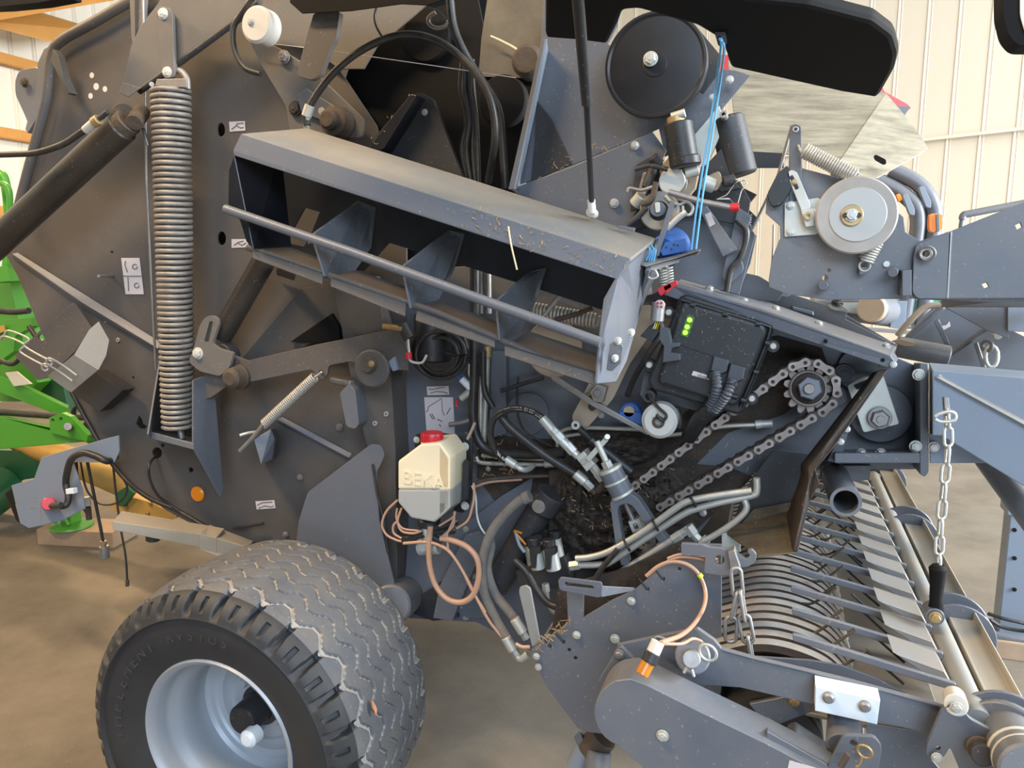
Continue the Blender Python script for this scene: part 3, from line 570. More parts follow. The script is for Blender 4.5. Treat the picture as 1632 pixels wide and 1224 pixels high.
# ---------------------------------------------------------------- twine / storage box with dividers and rail
YF, YBK = 1.72, 2.02
tbx = hexa('twine_box', [(384, 213, YF), (489, 204, YBK), (745, 284, YBK), (1046, 380, YBK), (1005, 412, YF)], [(386, 219, YF+.003), (489, 210, YBK), (745, 290, YBK), (1044, 386, YBK), (1004, 418, YF+.003)], DUSTY, R)
hexa('front_band', [(384, 213, YF), (371, 240, YF-.01), (373, 248, YF-.01), (984, 446, YF-.01), (1005, 412, YF)], [(386, 214, YF+.006), (374, 240, YF-.003), (376, 248, YF-.003), (985, 445, YF-.003), (1006, 413, YF+.006)], PAINT, tbx)
pl('back_panel', [(430, 212), (745, 284), (1044, 384), (1010, 440), (985, 502), (860, 462), (736, 423), (620, 387), (580, 432), (520, 428), (420, 395), (404, 300), (410, 240)], YBK, .006, GLOSSB, tbx, [[(486, 331), (509, 338), (494, 376), (484, 392), (456, 386)]])  # shade inside the box is put into the black colour
hexa('end_plate', [(373, 246, YF), (364, 272, YF), (363, 325, YF), (382, 352, YF), (392, 385, YF), (404, 398, YF)], [P(*a, YF)+Vector((0, .17, 0)) for a in ((384, 215), (370, 272), (369, 325), (386, 352), (396, 385), (404, 392))], GLOSSB, tbx)
ep = hexa('end_plate', [(1005, 412, YF), (984, 447, YF-.01), (966, 476, YF-.01), (957, 551, YF-.01), (952, 612, YF-.01), (982, 609, 1.80), (1000, 575, 1.86), (1020, 500, 1.98), (1046, 380, YBK)],
          [(1000, 412, YF), (979, 447, YF-.01), (961, 476, YF-.01), (952, 551, YF-.01), (947, 611, YF-.01), (978, 607, 1.80), (995, 575, 1.86), (1015, 500, 1.98), (1041, 380, YBK)], PAINTL, tbx)
pl('clamp_plate', rnd([(966, 590), (972, 547), (983, 543), (993, 552), (990, 578), (975, 592)], 3), 1.72, .006, PAINTL, ep)
hexa('end_flange', [(1046, 380, YBK), (1040, 440, YBK), (1012, 498, YBK), (1030, 430, 1.9)], [(1052, 382, YBK), (1046, 440, YBK), (1018, 500, YBK), (1036, 432, 1.9)], PAINTL, tbx)
for x, y in ((985, 543), (980, 571), (1006, 530)): bolt(ep, x, y, 1.715, 6, BOLTM, Vector((.6, -.8, 0)))
for f_, b_ in (([(497, 374), (573, 320), (600, 330), (592, 395), (562, 439), (518, 441)], (1.74, 1.95, 2.0, 1.97, 1.86, 1.74)), ([(642, 424), (716, 366), (742, 372), (724, 430), (700, 478), (655, 492)], (1.74, 1.95, 2.0, 1.97, 1.86, 1.74)), ([(792, 479), (846, 432), (872, 426), (855, 480), (826, 535), (797, 543)], (1.74, 1.95, 2.0, 1.97, 1.86, 1.74))):
    A = [P(x, y, yy) for (x, y), yy in zip(f_, b_)]; hexa('divider', A, [a+Vector((-.006, 0, 0)) for a in A], SCUFF, tbx)
def tray(fr, bk):
    (a, b, c, d), (e, g) = fr, bk
    o = hexa('tray', [(*a, 1.74), (*b, 1.74), (*c, 1.735), (*d, 1.735)], [(a[0]+1, a[1]-1, 1.75), (b[0]+1, b[1]-1, 1.75), (c[0]+1, c[1], 1.745), (d[0]+1, d[1], 1.745)], PAINTD, tbx)
    hexa('tray_floor', [(*a, 1.742), (*b, 1.742), (*g, 1.88), (*e, 1.88)], [(a[0], a[1]+3, 1.742), (b[0], b[1]+3, 1.742), (g[0], g[1]+3, 1.88), (e[0], e[1]+3, 1.88)], PAINTD, tbx)
tray([(403, 399), (515, 437), (514, 454), (403, 412)], [(436, 386), (545, 422)])
tray([(527, 443), (647, 484), (646, 505), (527, 457)], [(560, 428), (680, 468)])
tray([(664, 495), (789, 543), (789, 555), (662, 511)], [(700, 478), (818, 522)])
tray([(804, 551), (951, 596), (947, 614), (804, 567)], [(842, 527), (962, 566)])
tb('tray_rod', [(395, 394, 1.76), (700, 500, 1.76), (950, 606, 1.76)], 6, PAINTD, tbx, sm=False)
tb('front_rail', [(359, 333, 1.69), (560, 402, 1.69), (757, 474, 1.69), (957, 546, 1.69)], 8, PAINT, tbx, sm=False, seg=18)
pl('top_lug', [(985, 359), (1012, 363), (1010, 369), (984, 363)], 1.95, .012, PAINTL, tbx)
# box hangers behind
hexa('box_bracket', [(455, 392, 1.9), (480, 400, 1.9), (470, 440, 2.2), (440, 430, 2.2)], [(455, 400, 1.9), (480, 408, 1.9), (470, 448, 2.28), (440, 438, 2.28)], PAINTD, tbx)
coil('return_spring', (846, 493, 2.1), (952, 512, 2.1), 11, 2.2, 19, SPRINGL, R, 6, 14)
pl('spring_lever', [(856, 466), (880, 463), (930, 482), (926, 492), (880, 476), (858, 474)], 2.08, .012, STEEL, R)
tb('spring_strut', [(868, 502, 2.07), (886, 478, 2.07), (893, 470, 2.07)], 4, STEEL, R, sm=False); tb('spring_strut', [(884, 510, 2.07), (920, 500, 2.07), (945, 490, 2.07)], 4, RUST, R)
# ---------------------------------------------------------------- front side sheet and its grease field
fs = pl('front_side_sheet', [(648, 430), (820, 420), (1000, 480), (1060, 462), (1240, 512), (1420, 566), (1476, 590), (1476, 748), (1210, 748), (1150, 800), (1100, 870), (1060, 900), (900, 960), (850, 1040), (760, 992), (648, 985)], 2.30, .008, PAINT, R)
pl('grease_field', [(762, 690), (840, 700), (960, 700), (1060, 690), (1150, 600), (1200, 545), (1240, 535), (1310, 555), (1325, 600), (1250, 660), (1160, 690), (1110, 740), (1160, 745), (1200, 760), (1160, 800), (1080, 870), (960, 905), (900, 900), (830, 870), (790, 800), (760, 760)], 2.291, .006, GRIME, fs)
pl('lower_web', [(740, 835), (800, 790), (850, 760), (830, 880), (780, 985), (640, 985), (650, 860)], 2.27, .006, PAINT, fs)
pl('diagonal_strut', [(700, 935), (742, 852), (762, 846), (775, 860), (720, 990), (690, 985)], 2.22, .03, PAINT, fs)
pl('roller_end_disc', circ(840, 660, 34, 28), 2.285, .01, PAINT, fs)
for x, y, r in ((957, 650, 5), (958, 662, 5), (744, 842, 7), (755, 916, 7), (638, 960, 4), (737, 966, 6), (1075, 757, 9), (1120, 817, 6), (778, 747, 4), (1119, 556, 4), (1035, 606, 4), (742, 982, 6)): bolt(R, x, y, 2.28, r, BOLTM)
# coiled wiring behind the lever
for i, (rx, cx_, cy_) in enumerate(((42, 700, 562), (36, 698, 560), (45, 700, 558), (30, 700, 566), (40, 703, 566))):
    tb('wiring_coil', [(cx_+rx*math.cos(a), cy_+rx*.95*math.sin(a), 2.2-.01*i) for a in [k*.52 for k in range(13)]], 3, RUBBER, R)
cb = cy('corrugated_tube', (690, 500, 2.22), (690, 575, 2.22), 30, BLACK, R)
# stickers and small plugs
stick([(680, 616), (715, 615), (716, 629), (681, 630)], ([(683, 620), (692, 621)], [(693, 620), (709, 617)], [(686, 627), (695, 624), (708, 625), (714, 627)]), 2.296, fs)
stick([(676, 633), (722, 633), (725, 693), (680, 693)], ([(679, 657), (682, 654), (683, 648), (704, 635), (705, 655), (708, 662)], [(685, 660), (690, 668)], [(688, 659), (693, 668)], [(697, 668), (705, 672)], [(712, 660), (718, 650)], [(700, 676), (703, 680)]), 2.296, fs)
tb('blue_plug_wire', [(733, 608, 2.2), (732, 600, 2.2), (740, 596, 2.2)], 2, BLUE, R); cy('white_plug', (736, 604, 2.2), (752, 620, 2.2), 6, WPLAST, R); cy('grey_plug', (735, 635, 2.2), (750, 623, 2.2), 6, ZINC, R); tb('loose_wire', [(748, 580, 2.2), (748, 597, 2.2), (756, 612, 2.2)], 1.5, WHITEW, R); tb('red_wire_end', [(729, 637, 2.2), (728, 645, 2.2), (730, 648, 2.2)], 2.2, RED, R)
tb('feed_pin', [(716, 677, 2.2), (735, 674, 2.2), (755, 668, 2.2)], 4, STEEL, R, sm=False)
# ---------------------------------------------------------------- pipes and looms
for q, r in (([(777, 556), (776, 610), (773, 660), (771, 712)], 4.2), ([(766, 600), (766, 660), (764, 715)], 4), ([(759, 728), (766, 737), (800, 739), (880, 740), (895, 733)], 3.6), ([(768, 726), (840, 731), (892, 733)], 3.2), ([(888, 712), (889, 696), (900, 685), (930, 682), (1028, 685)], 3.2), ([(893, 704), (900, 696), (930, 691)], 3), ([(1064, 694), (1100, 690), (1150, 680), (1205, 677)], 3.6)):
    tb('steel_pipe', [(*a, 2.24) for a in q], r, ZPIPE, R)
cy('pipe_nut', (1204, 677, 2.24), (1214, 676, 2.24), 7, ZINC, R); cy('pipe_nut', (1213, 676, 2.24), (1232, 675, 2.24), 6.5, BOLTM, R); cy('pipe_nut', (888, 738, 2.22), (868, 740, 2.22), 6, ZINC, R)
tb('wiring_loom', [(757, 420, 2.2), (757, 500, 2.2), (756, 600, 2.2), (754, 660, 2.2), (762, 700, 2.2), (785, 720, 2.2), (840, 724, 2.2), (900, 722, 2.2)], 8, RUBBER, R)
tb('wiring_loom', [(770, 560, 2.18), (772, 620, 2.18), (786, 650, 2.18)], 5, RUBBER, R)
tb('wiring_loom', [(700, 560, 2.2), (750, 575, 2.2), (757, 620, 2.2)], 3.5, RUBBER, R)
tb('thin_cable', [(826, 600, 2.22), (824, 630, 2.22), (826, 665, 2.22), (840, 690, 2.22), (880, 712, 2.22)], 1.8, RUBBER, R)
cy('steel_post', (767, 425, 2.22), (768, 500, 2.22), 5, STEEL, R); cy('steel_post', (778, 425, 2.22), (779, 500, 2.22), 5, STEEL, R)
cy('steel_sleeve', (777, 552, 2.22), (777, 570, 2.22), 6, BRASS, R)
pl('centre_post', [(782, 560), (806, 560), (806, 690), (780, 700)], 2.26, .03, PAINT, R)
tb('brown_loom', [(756, 770, 2.2), (780, 764, 2.2), (830, 760, 2.2), (900, 758, 2.24)], 3, RUST, R); tb('brown_loom', [(756, 776, 2.2), (782, 768, 2.2), (832, 764, 2.2)], 2.4, TAN, R)
# hose loop with lettering
hl = tb('pressure_hose', [(868, 671, 2.06), (858, 661, 2.06), (845, 655, 2.06), (825, 651, 2.06), (806, 654, 2.06), (790, 664, 2.06), (782, 682, 2.06), (784, 704, 2.07), (792, 722, 2.08), (808, 736, 2.1)], 5.6, RUBBER, R)
def along(s, q, Y, size, par):
    path = crom([P(a, b, Y) for a, b in q], 12); L = [0.0]
    for a, b in zip(path, path[1:]): L.append(L[-1]+(b-a).length)
    bm = bmesh.new(); st = L[-1]/len(s)
    for i, ch in enumerate(s):
        if ch == ' ': continue
        t = st*(i+.5); j = max(k for k in range(len(L)) if L[k] <= t); j = min(j, len(path)-2)
        u = (path[j+1]-path[j]).normalized(); n = (C0-path[j]).normalized(); v = n.cross(u).normalized(); o = text('lettering', ch, path[j]+n*.0095, u, v, size, .0004, WHITEW)
        bm.from_mesh(o.data); bpy.data.objects.remove(o)
    me = bpy.data.meshes.new('lettering'); bm.to_mesh(me); bm.free(); me.materials.append(WHITEW); link(bpy.data.objects.new('lettering', me), par)
along('HANSA-FLEX KP210 EN 857 2SC', [(791, 663), (806, 654), (825, 651), (845, 655), (862, 665)], 2.06, .0125, hl); along('HANSA-FLEX', [(790, 717), (797, 727), (808, 735)], 2.08, .011, hl)
cy('hose_ferrule', (806, 732, 2.1), (822, 742, 2.1), 7, ZINC, hl); tb('hose_elbow', [(820, 741, 2.1), (832, 748, 2.1), (842, 748, 2.13), (850, 742, 2.18)], 4.6, ZINC, hl)
cy('hose_ferrule', (864, 666, 2.06), (880, 685, 2.06), 8, ZINC, hl)
ft = cy('fitting_nut', (878, 683, 2.06), (888, 693, 2.06), 8.5, BOLTM, hl, 6)
for a, b, r, s in (((886, 691), (896, 702), 9.5, 6), ((893, 699), (906, 712), 8, 24), ((903, 708), (915, 721), 8.5, 6), ((912, 718), (922, 728), 6.5, 24), ((944, 742), (952, 753), 7.5, 6), ((951, 753), (961, 765), 7.5, 6)): cy('fitting_nut', (*a, 2.06), (*b, 2.06), r, ZINC, hl, s)
tb('fitting_elbow', [(958, 763, 2.06), (962, 772, 2.07), (954, 782, 2.09)], 5.5, RUST, hl)
vb = pl('ball_valve', [(917, 729), (930, 720), (948, 740), (935, 752)], 2.02, .05, BRASS if 0 else ZINC, R); bolt(vb, 930, 736, 2.02, 5)
pl('valve_lever', [(933, 730), (963, 697), (969, 703), (939, 737)], 2.0, .006, ZINC, vb); cy('lever_knob', (968, 696, 1.99), (966, 699, 2.02), 4.5, ZINC, vb)
h2 = tb('pressure_hose', [(797, 662, 2.1), (812, 680, 2.1), (838, 702, 2.1), (870, 726, 2.1), (898, 744, 2.1), (920, 757, 2.1)], 7.5, RUBBER, R)
cy('hose_ferrule', (917, 754, 2.1), (933, 768, 2.1), 8.5, ZINC, h2); cy('fitting_nut', (932, 767, 2.1), (944, 779, 2.1), 7.5, BOLTM, h2, 6); cy('fitting_nut', (943, 778, 2.1), (950, 786, 2.1), 6, RUST, h2)
# gas strut of the chain guard
gs = cy('damper', (940, 700, 2.12), (1006, 752, 2.14), 9, BLACK, R); tb('damper_rod', [(917, 678, 2.1), (930, 689, 2.11), (944, 703, 2.12)], 6, BLACK, gs, sm=False); dc('damper_eye', 917, 678, 2.08, 7, .03, ZINC, gs, .4)
# tan knotter drive plate
tp = pl('drive_plate', rnd([(1038, 486), (1046, 520), (1004, 580), (977, 636), (936, 682), (914, 673), (911, 664), (950, 588), (985, 520), (1008, 488)], 5), 2.16, .012, BEIGE, R, [rnd([(937, 645), (944, 638), (952, 640), (950, 652), (943, 656), (937, 652)], 3)])
pl('guide_block', [(940, 625), (950, 612), (967, 618), (960, 642), (946, 640)], 2.12, .03, STEEL, tp); bolt(tp, 953, 626, 2.12, 8, STEEL); bolt(tp, 938, 631, 2.15, 4, BRASS)
dc('tan_disc', 882, 556, 2.21, 47, .012, BEIGE, R)
pl('flat_linkage', [(876, 598), (886, 600), (950, 640), (1036, 688), (1032, 694), (945, 648), (880, 606)], 2.13, .01, STEEL, R)
tb('round_linkage', [(798, 623, 2.2), (832, 612, 2.2), (866, 602, 2.2)], 3.5, DARK, R, sm=False)
# blue sensor and white roller
bs = pl('blue_sensor', [(987, 656), (1022, 658), (1022, 677), (987, 674)], 2.14, .05, BLUE, R); dc('sensor_boss', 1004, 658, 2.15, 16, .04, BLUE, bs); dc('sensor_pad', 1002, 656, 2.14, 9, .02, BEIGE, bs)
wl = dc('white_roller', 1050, 672, 2.04, 28.5, .06, NYLON, R, bev=.2); dc('roller_bearing', 1049, 673, 2.036, 10, .02, RUST, wl, .55); bolt(wl, 1049, 673, 2.035, 5, STEEL)
rb = tb('roller_bracket', [(1036, 634, 2.05), (1050, 650, 2.03), (1062, 662, 2.02), (1056, 670, 2.02), (1046, 660, 2.02)], 2.5, DARK, R); dc('bracket_eye', 1034, 632, 2.05, 10, .04, DARK, R, .6)
tb('bent_pipe', [(1078, 650, 2.1), (1084, 668, 2.1), (1083, 682, 2.1)], 5, RUBBER, R)
# chain tensioner with spring pack and fork
ct = cy('spring_pack', (972, 748, 2.0), (993, 788, 2.0), 19, PAINT, R)
for a, b in (((971, 745), (974, 751)), ((981, 765), (983, 769)), ((991, 785), (994, 790))): cy('retainer_ring', (*a, 2.0), (*b, 2.0), 20, ZINC, ct)
cy('threaded_rod', (951, 703, 2.0), (969, 742, 2.0), 5, ZINC, ct); cy('lock_nut', (965, 735, 2.0), (971, 747, 2.0), 9, BOLTM, ct, 6)
pl('tension_fork', rnd([(972, 800), (985, 793), (1004, 786), (1018, 796), (1044, 836), (1092, 892), (1080, 900), (1036, 846), (1008, 806), (998, 802), (986, 806), (984, 816), (992, 860), (1003, 900), (990, 902), (980, 862)], 4), 1.985, .035, PAINT, ct)
cy('pull_rod', (994, 796, 2.03), (1013, 838, 2.03), 4, STEEL, ct); pl('rod_clevis', [(1001, 832), (1018, 826), (1025, 842), (1008, 850)], 2.02, .03, ZINC, ct, [rnd([(1008, 836), (1014, 834), (1018, 842), (1011, 845)], 2)])
# ---------------------------------------------------------------- lubrication tank
TY = 1.98
tk_o = [(671, 708), (705, 706), (721, 702), (742, 732), (736, 737), (736, 799), (692, 833), (655, 826), (634, 801), (634, 735)]
oct_ = [(672, 708), (708, 706), (718, 746), (718, 808), (692, 833), (655, 826), (634, 801), (634, 735)]
tank = pl('lubricant_tank', rnd([(670, 708), (700, 706), (717, 730), (717, 780), (634, 780), (634, 735)], 3), TY, .13, TANK, R, bev=.006)
hexa('tank_shoulder', [(700, 706, TY), (717, 730, TY), (717, 780, TY), (700, 780, TY)], [(724, 703, TY+.13), (738, 733, TY+.10), (737, 780, TY+.10), (722, 780, TY+.12)], TANK, tank)
fl = pl('oil_level', rnd([(634, 780), (717, 780), (717, 810), (692, 833), (655, 826), (634, 801)], 3), TY, .13, FLUID, tank, bev=.006)
hexa('oil_level', [(717, 780, TY), (717, 809, TY), (700, 825, TY), (700, 780, TY)], [(737, 780, TY+.10), (736, 799, TY+.10), (716, 815, TY+.12), (716, 780, TY+.12)], FLUID, tank)
c = P(689, 708, TY+.05); k = mpp(689, 708, TY)
lathe('filler_neck', [(.034, -.012), (.034, .01), (0, .01)], c, Vector((0, 0, 1)), TANK, tank)
cpv = []
for r, h in ((0, .030), (17.5*k, .030), (18.5*k, .026), (18.5*k, .004), (17.5*k, .001), (0, 0)): cpv.append((r, h))
cap = lathe('cap', cpv, c+Vector((0, 0, .006)), Vector((0, 0, 1)), RED, tank, 40)
for i in range(20):
    a = 2*math.pi*i/20; d_ = Vector((math.cos(a), math.sin(a), 0)); obox('cap_rib', c+d_*18.4*k+Vector((0, 0, .02)), d_*.003, Vector((-d_.y, d_.x, 0))*.004, Vector((0, 0, .02)), RED, cap, 0) if i % 1 == 0 and d_.y < .3 else None
text('raised_lettering', 'BEKA', P(675, 766, TY-.0005), Vector((.995, 0, -.05)).normalized(), Vector((.02, 0, 1)), .058, .0022, TANK, tank)
bkt = pl('tank_bracket', rnd([(662, 692), (700, 690), (744, 697), (753, 703), (750, 800), (738, 818), (724, 815), (700, 740), (660, 712)], 4), 2.13, .01, BLACK, R)
for x, y, r in ((741, 712, 6.5), (741, 806, 6.5), (664, 701, 5)): bolt(bkt, x, y, 2.125, r, NYLON)
hexa('bracket_web', [(738, 735, 2.05), (748, 735, 2.05), (746, 795, 2.05), (736, 800, 2.05)], [(742, 730, 2.14), (752, 730, 2.14), (750, 795, 2.14), (740, 800, 2.14)], BLACK, bkt)
# pump and its lines
pm = cy('grease_pump', (684, 828, 2.05), (684, 868, 2.05), 11, NYLON, R); cy('pump_flange', (668, 872, 2.06), (700, 870, 2.06), 13, ZINC, pm); dc('pump_boss', 673, 871, 2.03, 9, .04, ZINC, pm)
cy('pump_collar', (684, 826, 2.05), (684, 838, 2.05), 18, BLACK, pm)
for x0, y0, x1, y1 in ((690, 842, 728, 832), (692, 848, 724, 846), (690, 856, 706, 864), (640, 862, 676, 852), (645, 858, 672, 848)): cy('distributor', (x0, y0, 2.03), (x1, y1, 2.03), 5, BLACK, pm); cy('line_coupling', (x1-5, y1, 2.03), (x1, y1, 2.03), 4, BLUEP, pm)
LN = [([(686, 838), (684, 870), (685, 900), (694, 932), (712, 954), (735, 960), (754, 948), (763, 920), (761, 892), (745, 872), (720, 861), (702, 858)], 4.8), ([(643, 866), (680, 864), (704, 871), (722, 886), (742, 918), (762, 958), (780, 990), (800, 1015)], 2.6), ([(705, 870), (718, 880), (736, 908), (752, 940), (774, 976)], 2.2),
      ([(634, 797), (616, 815), (609, 836), (616, 852), (630, 860), (640, 863)], 2), ([(640, 810), (634, 830), (640, 846), (658, 850), (672, 846)], 2), ([(633, 810), (632, 826), (642, 842), (668, 846)], 1.7), ([(640, 858), (628, 850), (627, 838), (634, 830)], 2), ([(700, 838), (722, 824), (725, 815), (722, 830), (712, 852)], 2), ([(728, 842), (745, 830), (752, 812), (756, 790), (755, 770)], 2), ([(706, 858), (712, 852), (714, 872), (716, 880)], 2), ([(724, 816), (722, 838), (706, 854)], 2)]
for q, r in LN: tb('lubricant_line', [(*a, 2.02) for a in q], r, TAN, R)
tb('white_wire', [(752, 774, 2.1), (758, 790, 2.1), (760, 820, 2.1), (765, 838, 2.1), (773, 851, 2.1)], 1.7, WHITEW, R)
tb('straw_end', [(745, 700, 2.12), (750, 690, 2.12), (757, 674, 2.12)], 2.5, BEIGE, R, sm=False)
# ---------------------------------------------------------------- dark cylinder, grey hoses and valve block
dcy = cy('lift_cylinder', (868, 800, 2.16), (788, 935, 2.16), 22, DARK, R); cy('cylinder_head', (880, 785, 2.14), (862, 812, 2.14), 25, DARK, dcy); dc('head_cap', 858, 808, 2.09, 11, .05, STEEL, dcy)
gh = tb('grey_hose', [(842, 793, 2.05), (828, 798, 2.05), (806, 818, 2.05), (785, 845, 2.05), (774, 872, 2.05), (768, 905, 2.05), (772, 945, 2.05), (790, 985, 2.04), (812, 1022, 2.02)], 8, HOSEG, R)
cy('hose_elbow', (834, 795, 2.05), (845, 790, 2.05), 10, HOSEG, gh)
gh2 = tb('grey_hose', [(776, 852, 2.09), (782, 870, 2.09), (776, 905, 2.09), (788, 945, 2.08), (812, 975, 2.06), (824, 992, 2.05)], 8, HOSEG, R)
for g, a, b in ((gh, (806, 1015), (818, 1036)), (gh2, (820, 986), (834, 1008))): cy('hose_ferrule', (*a, 2.02), (*b, 2.02), 8.5, ZINC, g)
cy('fitting_nut', (817, 1034, 2.02), (824, 1045, 2.02), 7, BOLTM, gh, 6); tb('fitting_elbow', [(823, 1044, 2.02), (830, 1050, 2.02), (842, 1042, 2.02)], 6, ZINC, gh); cy('fitting_nut', (833, 1006, 2.02), (840, 1018, 2.02), 7, BOLTM, gh2, 6)
vb2 = pl('valve_block', [(822, 910), (860, 896), (900, 888), (908, 915), (905, 940), (860, 936), (826, 930)], 2.1, .09, DARK, R)
for x, y in ((845, 868), (858, 862), (884, 858)):
    sv = cy('solenoid', (x, y, 2.12), (x+6, y+32, 2.12), 10.5, ZINC, vb2); cy('solenoid_cap', (x-1, y-12, 2.12), (x+1, y+4, 2.12), 9, BLACK, vb2)
for x, y in ((852, 872), (876, 874)):
    sv = cy('solenoid', (x, y, 2.05), (x+7, y+34, 2.05), 12, ZINC, vb2); cy('solenoid_cap', (x-2, y-15, 2.05), (x+1, y+6, 2.05), 10.5, BLACK, vb2); pl('solenoid_plug', [(x-9, y+2), (x+8, y+1), (x+9, y+10), (x+2, y+12), (x+1, y+34), (x-6, y+34)], 2.015, .03, BLACK, vb2)
tb('solenoid_wire', [(838, 868, 2.08), (824, 852, 2.08), (820, 846, 2.08), (832, 850, 2.08)], 2, AMBER, vb2); tb('solenoid_wire', [(822, 850, 2.08), (828, 868, 2.08), (836, 880, 2.08)], 3, BLUEP, vb2)
tb('block_loom', [(820, 892, 2.04), (838, 910, 2.04), (855, 938, 2.04), (875, 962, 2.03), (902, 970, 2.02)], 6, RUBBER, R)
tb('steel_pipe', [(870, 932, 2.06), (872, 955, 2.06), (884, 975, 2.06), (902, 972, 2.06)], 5, ZPIPE, R); cy('pipe_nut', (869, 930, 2.06), (871, 943, 2.06), 6.5, BOLTM, R, 6); tb('steel_pipe', [(892, 944, 2.07), (894, 955, 2.07), (902, 962, 2.07)], 4, ZPIPE, R)
for q, r, yy in (([(918, 890), (940, 888), (968, 880), (1005, 860), (1041, 836), (1075, 811), (1096, 799), (1140, 790), (1198, 782)], 5.5, 1.96), ([(922, 901), (955, 900), (972, 896), (1010, 871), (1055, 841), (1090, 819), (1110, 811), (1150, 800), (1198, 790), (1206, 782), (1206, 762)], 5.5, 1.97), ([(958, 932), (1015, 896), (1075, 858)], 6, 1.98), ([(1120, 862), (1135, 855), (1165, 836), (1184, 820), (1190, 808), (1186, 796)], 5.2, 1.97), ([(985, 875), (960, 905), (945, 930)], 4.5, 1.95)):
    tb('steel_pipe', [(*a, yy) for a in q], r, ZPIPE if r > 4.6 else RUBBER, R)
cy('pipe_nut', (908, 902, 1.97), (924, 900, 1.97), 8, BOLTM, R, 6)
for a, b, r in (((1072, 860), (1086, 851), 8.5), ((1084, 852), (1098, 843), 7.5), ((1096, 838), (1106, 852), 9.5), ((1104, 850), (1114, 860), 7), ((1116, 866), (1128, 858), 8)): cy('pipe_union', (*a, 1.98), (*b, 1.98), r, ZINC, R, 6)
for x, y in ((1050, 872), (1064, 880)): cy('pipe_union', (x, y, 2.02), (x+10, y-8, 2.02), 7, ZINC, R, 6)
for x, y in ((1104, 796), (1044, 834), (999, 866)): ringo('cable_tie', x, y+3, 1.955, 9, 2, BLACK, R, Vector((.8, .3, .5)))

def clump(name, cx_, cy_, rx, ry, Y, dep, par, seed):
    """lumpy mass of grease and chaff sitting on the sheet"""
    from mathutils import noise
    n, V, F = 34, [], []
    for i in range(n+1):
        for j in range(n+1):
            u, v = i/n*2-1, j/n*2-1; rr = math.sqrt(u*u+v*v); q = Vector((u*2.2+seed, v*2.2, seed))
            h = max(0, 1-rr*rr)**.6*(.45+.9*abs(noise.noise(q))+.5*abs(noise.noise(q*3.1))+.3*noise.noise(q*8))
            V.append(P(cx_+u*rx, cy_+v*ry, Y-dep*h))
    for i in range(n):
        for j in range(n): F.append((i*(n+1)+j, (i+1)*(n+1)+j, (i+1)*(n+1)+j+1, i*(n+1)+j+1))
    return mk(name, V, F, GRIME, par, 80)
for a in ((915, 800, 40, 50, 2.2, .09, 1), (970, 850, 75, 60, 2.2, .10, 2), (900, 870, 60, 40, 2.25, .09, 5), (1030, 790, 60, 45, 2.26, .08, 9), (980, 715, 70, 30, 2.28, .07, 7)): clump('grease_clump', *a[:6], R, a[6])
# ---------------------------------------------------------------- control box
cbx = pl('control_box', rnd([(1083, 473), (1092, 470), (1218, 508), (1234, 520), (1228, 545), (1186, 655), (1176, 662), (1040, 622), (1031, 608), (1042, 580)], 8), 2.05, .07, BLACK, R, bev=.008)
pl('box_lid', rnd([(1086, 481), (1218, 519), (1222, 530), (1176, 644), (1168, 648), (1047, 610)], 8), 2.02, .035, BLACK, cbx, bev=.008)
tb('lid_rim', [(1086, 478, 2.04), (1150, 497, 2.04), (1219, 518, 2.04), (1226, 530, 2.04), (1204, 590, 2.04), (1180, 648, 2.04)], 3.5, GLOSSB, cbx)
tb('lid_seam', [(1062, 541, 2.019), (1120, 562, 2.019), (1150, 572, 2.019)], .8, GLOSSB, cbx, sm=False)
lbp = pl('led_label', [(1095, 503), (1107, 507), (1096, 538), (1085, 534)], 2.018, .002, LEDB, cbx)
for x, y in ((1099, 510), (1095, 521), (1092, 530)): dc('status_led', x, y, 2.0165, 4, .002, LED, lbp)
sl = pl('serial_sticker', [(1105, 591), (1131, 599), (1130, 606), (1102, 598)], 2.018, .0012, STICK, cbx)
for x in range(8): pl('bar_code', [(1112+x*2, 596.5+x*.6), (1113+x*2, 596.8+x*.6), (1112.4+x*2, 600.5+x*.6), (1111.4+x*2, 600.2+x*.6)], 2.0175, .0004, INK, sl, bev=0)
for x, y in ((1103, 484), (1155, 499), (1207, 514), (1222, 545), (1204, 591), (1184, 636), (1170, 630)): cy('lid_clip', (x-3, y+1, 2.02), (x+5, y+3, 2.02), 4.5, BLACK, cbx, 12)
for x, y in ((1065, 498), (1034, 582), (1198, 636), (1232, 552), (1226, 514)): dc('box_lug', x, y, 2.07, 10, .02, BLACK, cbx); dc('lug_screw', x, y, 2.055, 5, .02, NYLON, cbx, bev=.3)
for i, (x, y) in enumerate(((1147, 580), (1173, 592))):
    cn = hexa('box_connector', [(x-9+i, y-12, 2.0), (x+14, y-6, 2.0), (x+11, y+12, 2.0), (x-3, y+18, 2.0), (x-14, y+10, 2.0)], [(x-11, y-14, 2.025), (x+17, y-6, 2.025), (x+13, y+14, 2.025), (x-3, y+20, 2.025), (x-16, y+12, 2.025)], PLUG, cbx)
tb('corrugated_conduit', [(1139, 594, 1.99), (1143, 615, 1.98), (1138, 635, 1.99), (1127, 655, 2.0)], 8, PLUG, cbx, corr=.0085, n=16)
tb('corrugated_conduit', [(1166, 606, 1.99), (1160, 625, 1.98), (1148, 642, 1.99), (1136, 656, 2.0)], 8, PLUG, cbx, corr=.0085, n=16)
tb('conduit_sleeve', [(1134, 650, 2.0), (1118, 664, 2.02), (1107, 682, 2.05), (1098, 696, 2.08)], 13, BLACK, cbx)
for x, y in ((1139, 600), (1168, 612)): cy('conduit_clamp', (x-1, y-4, 1.99), (x-2, y+3, 1.99), 10.5, BLACK, cbx)
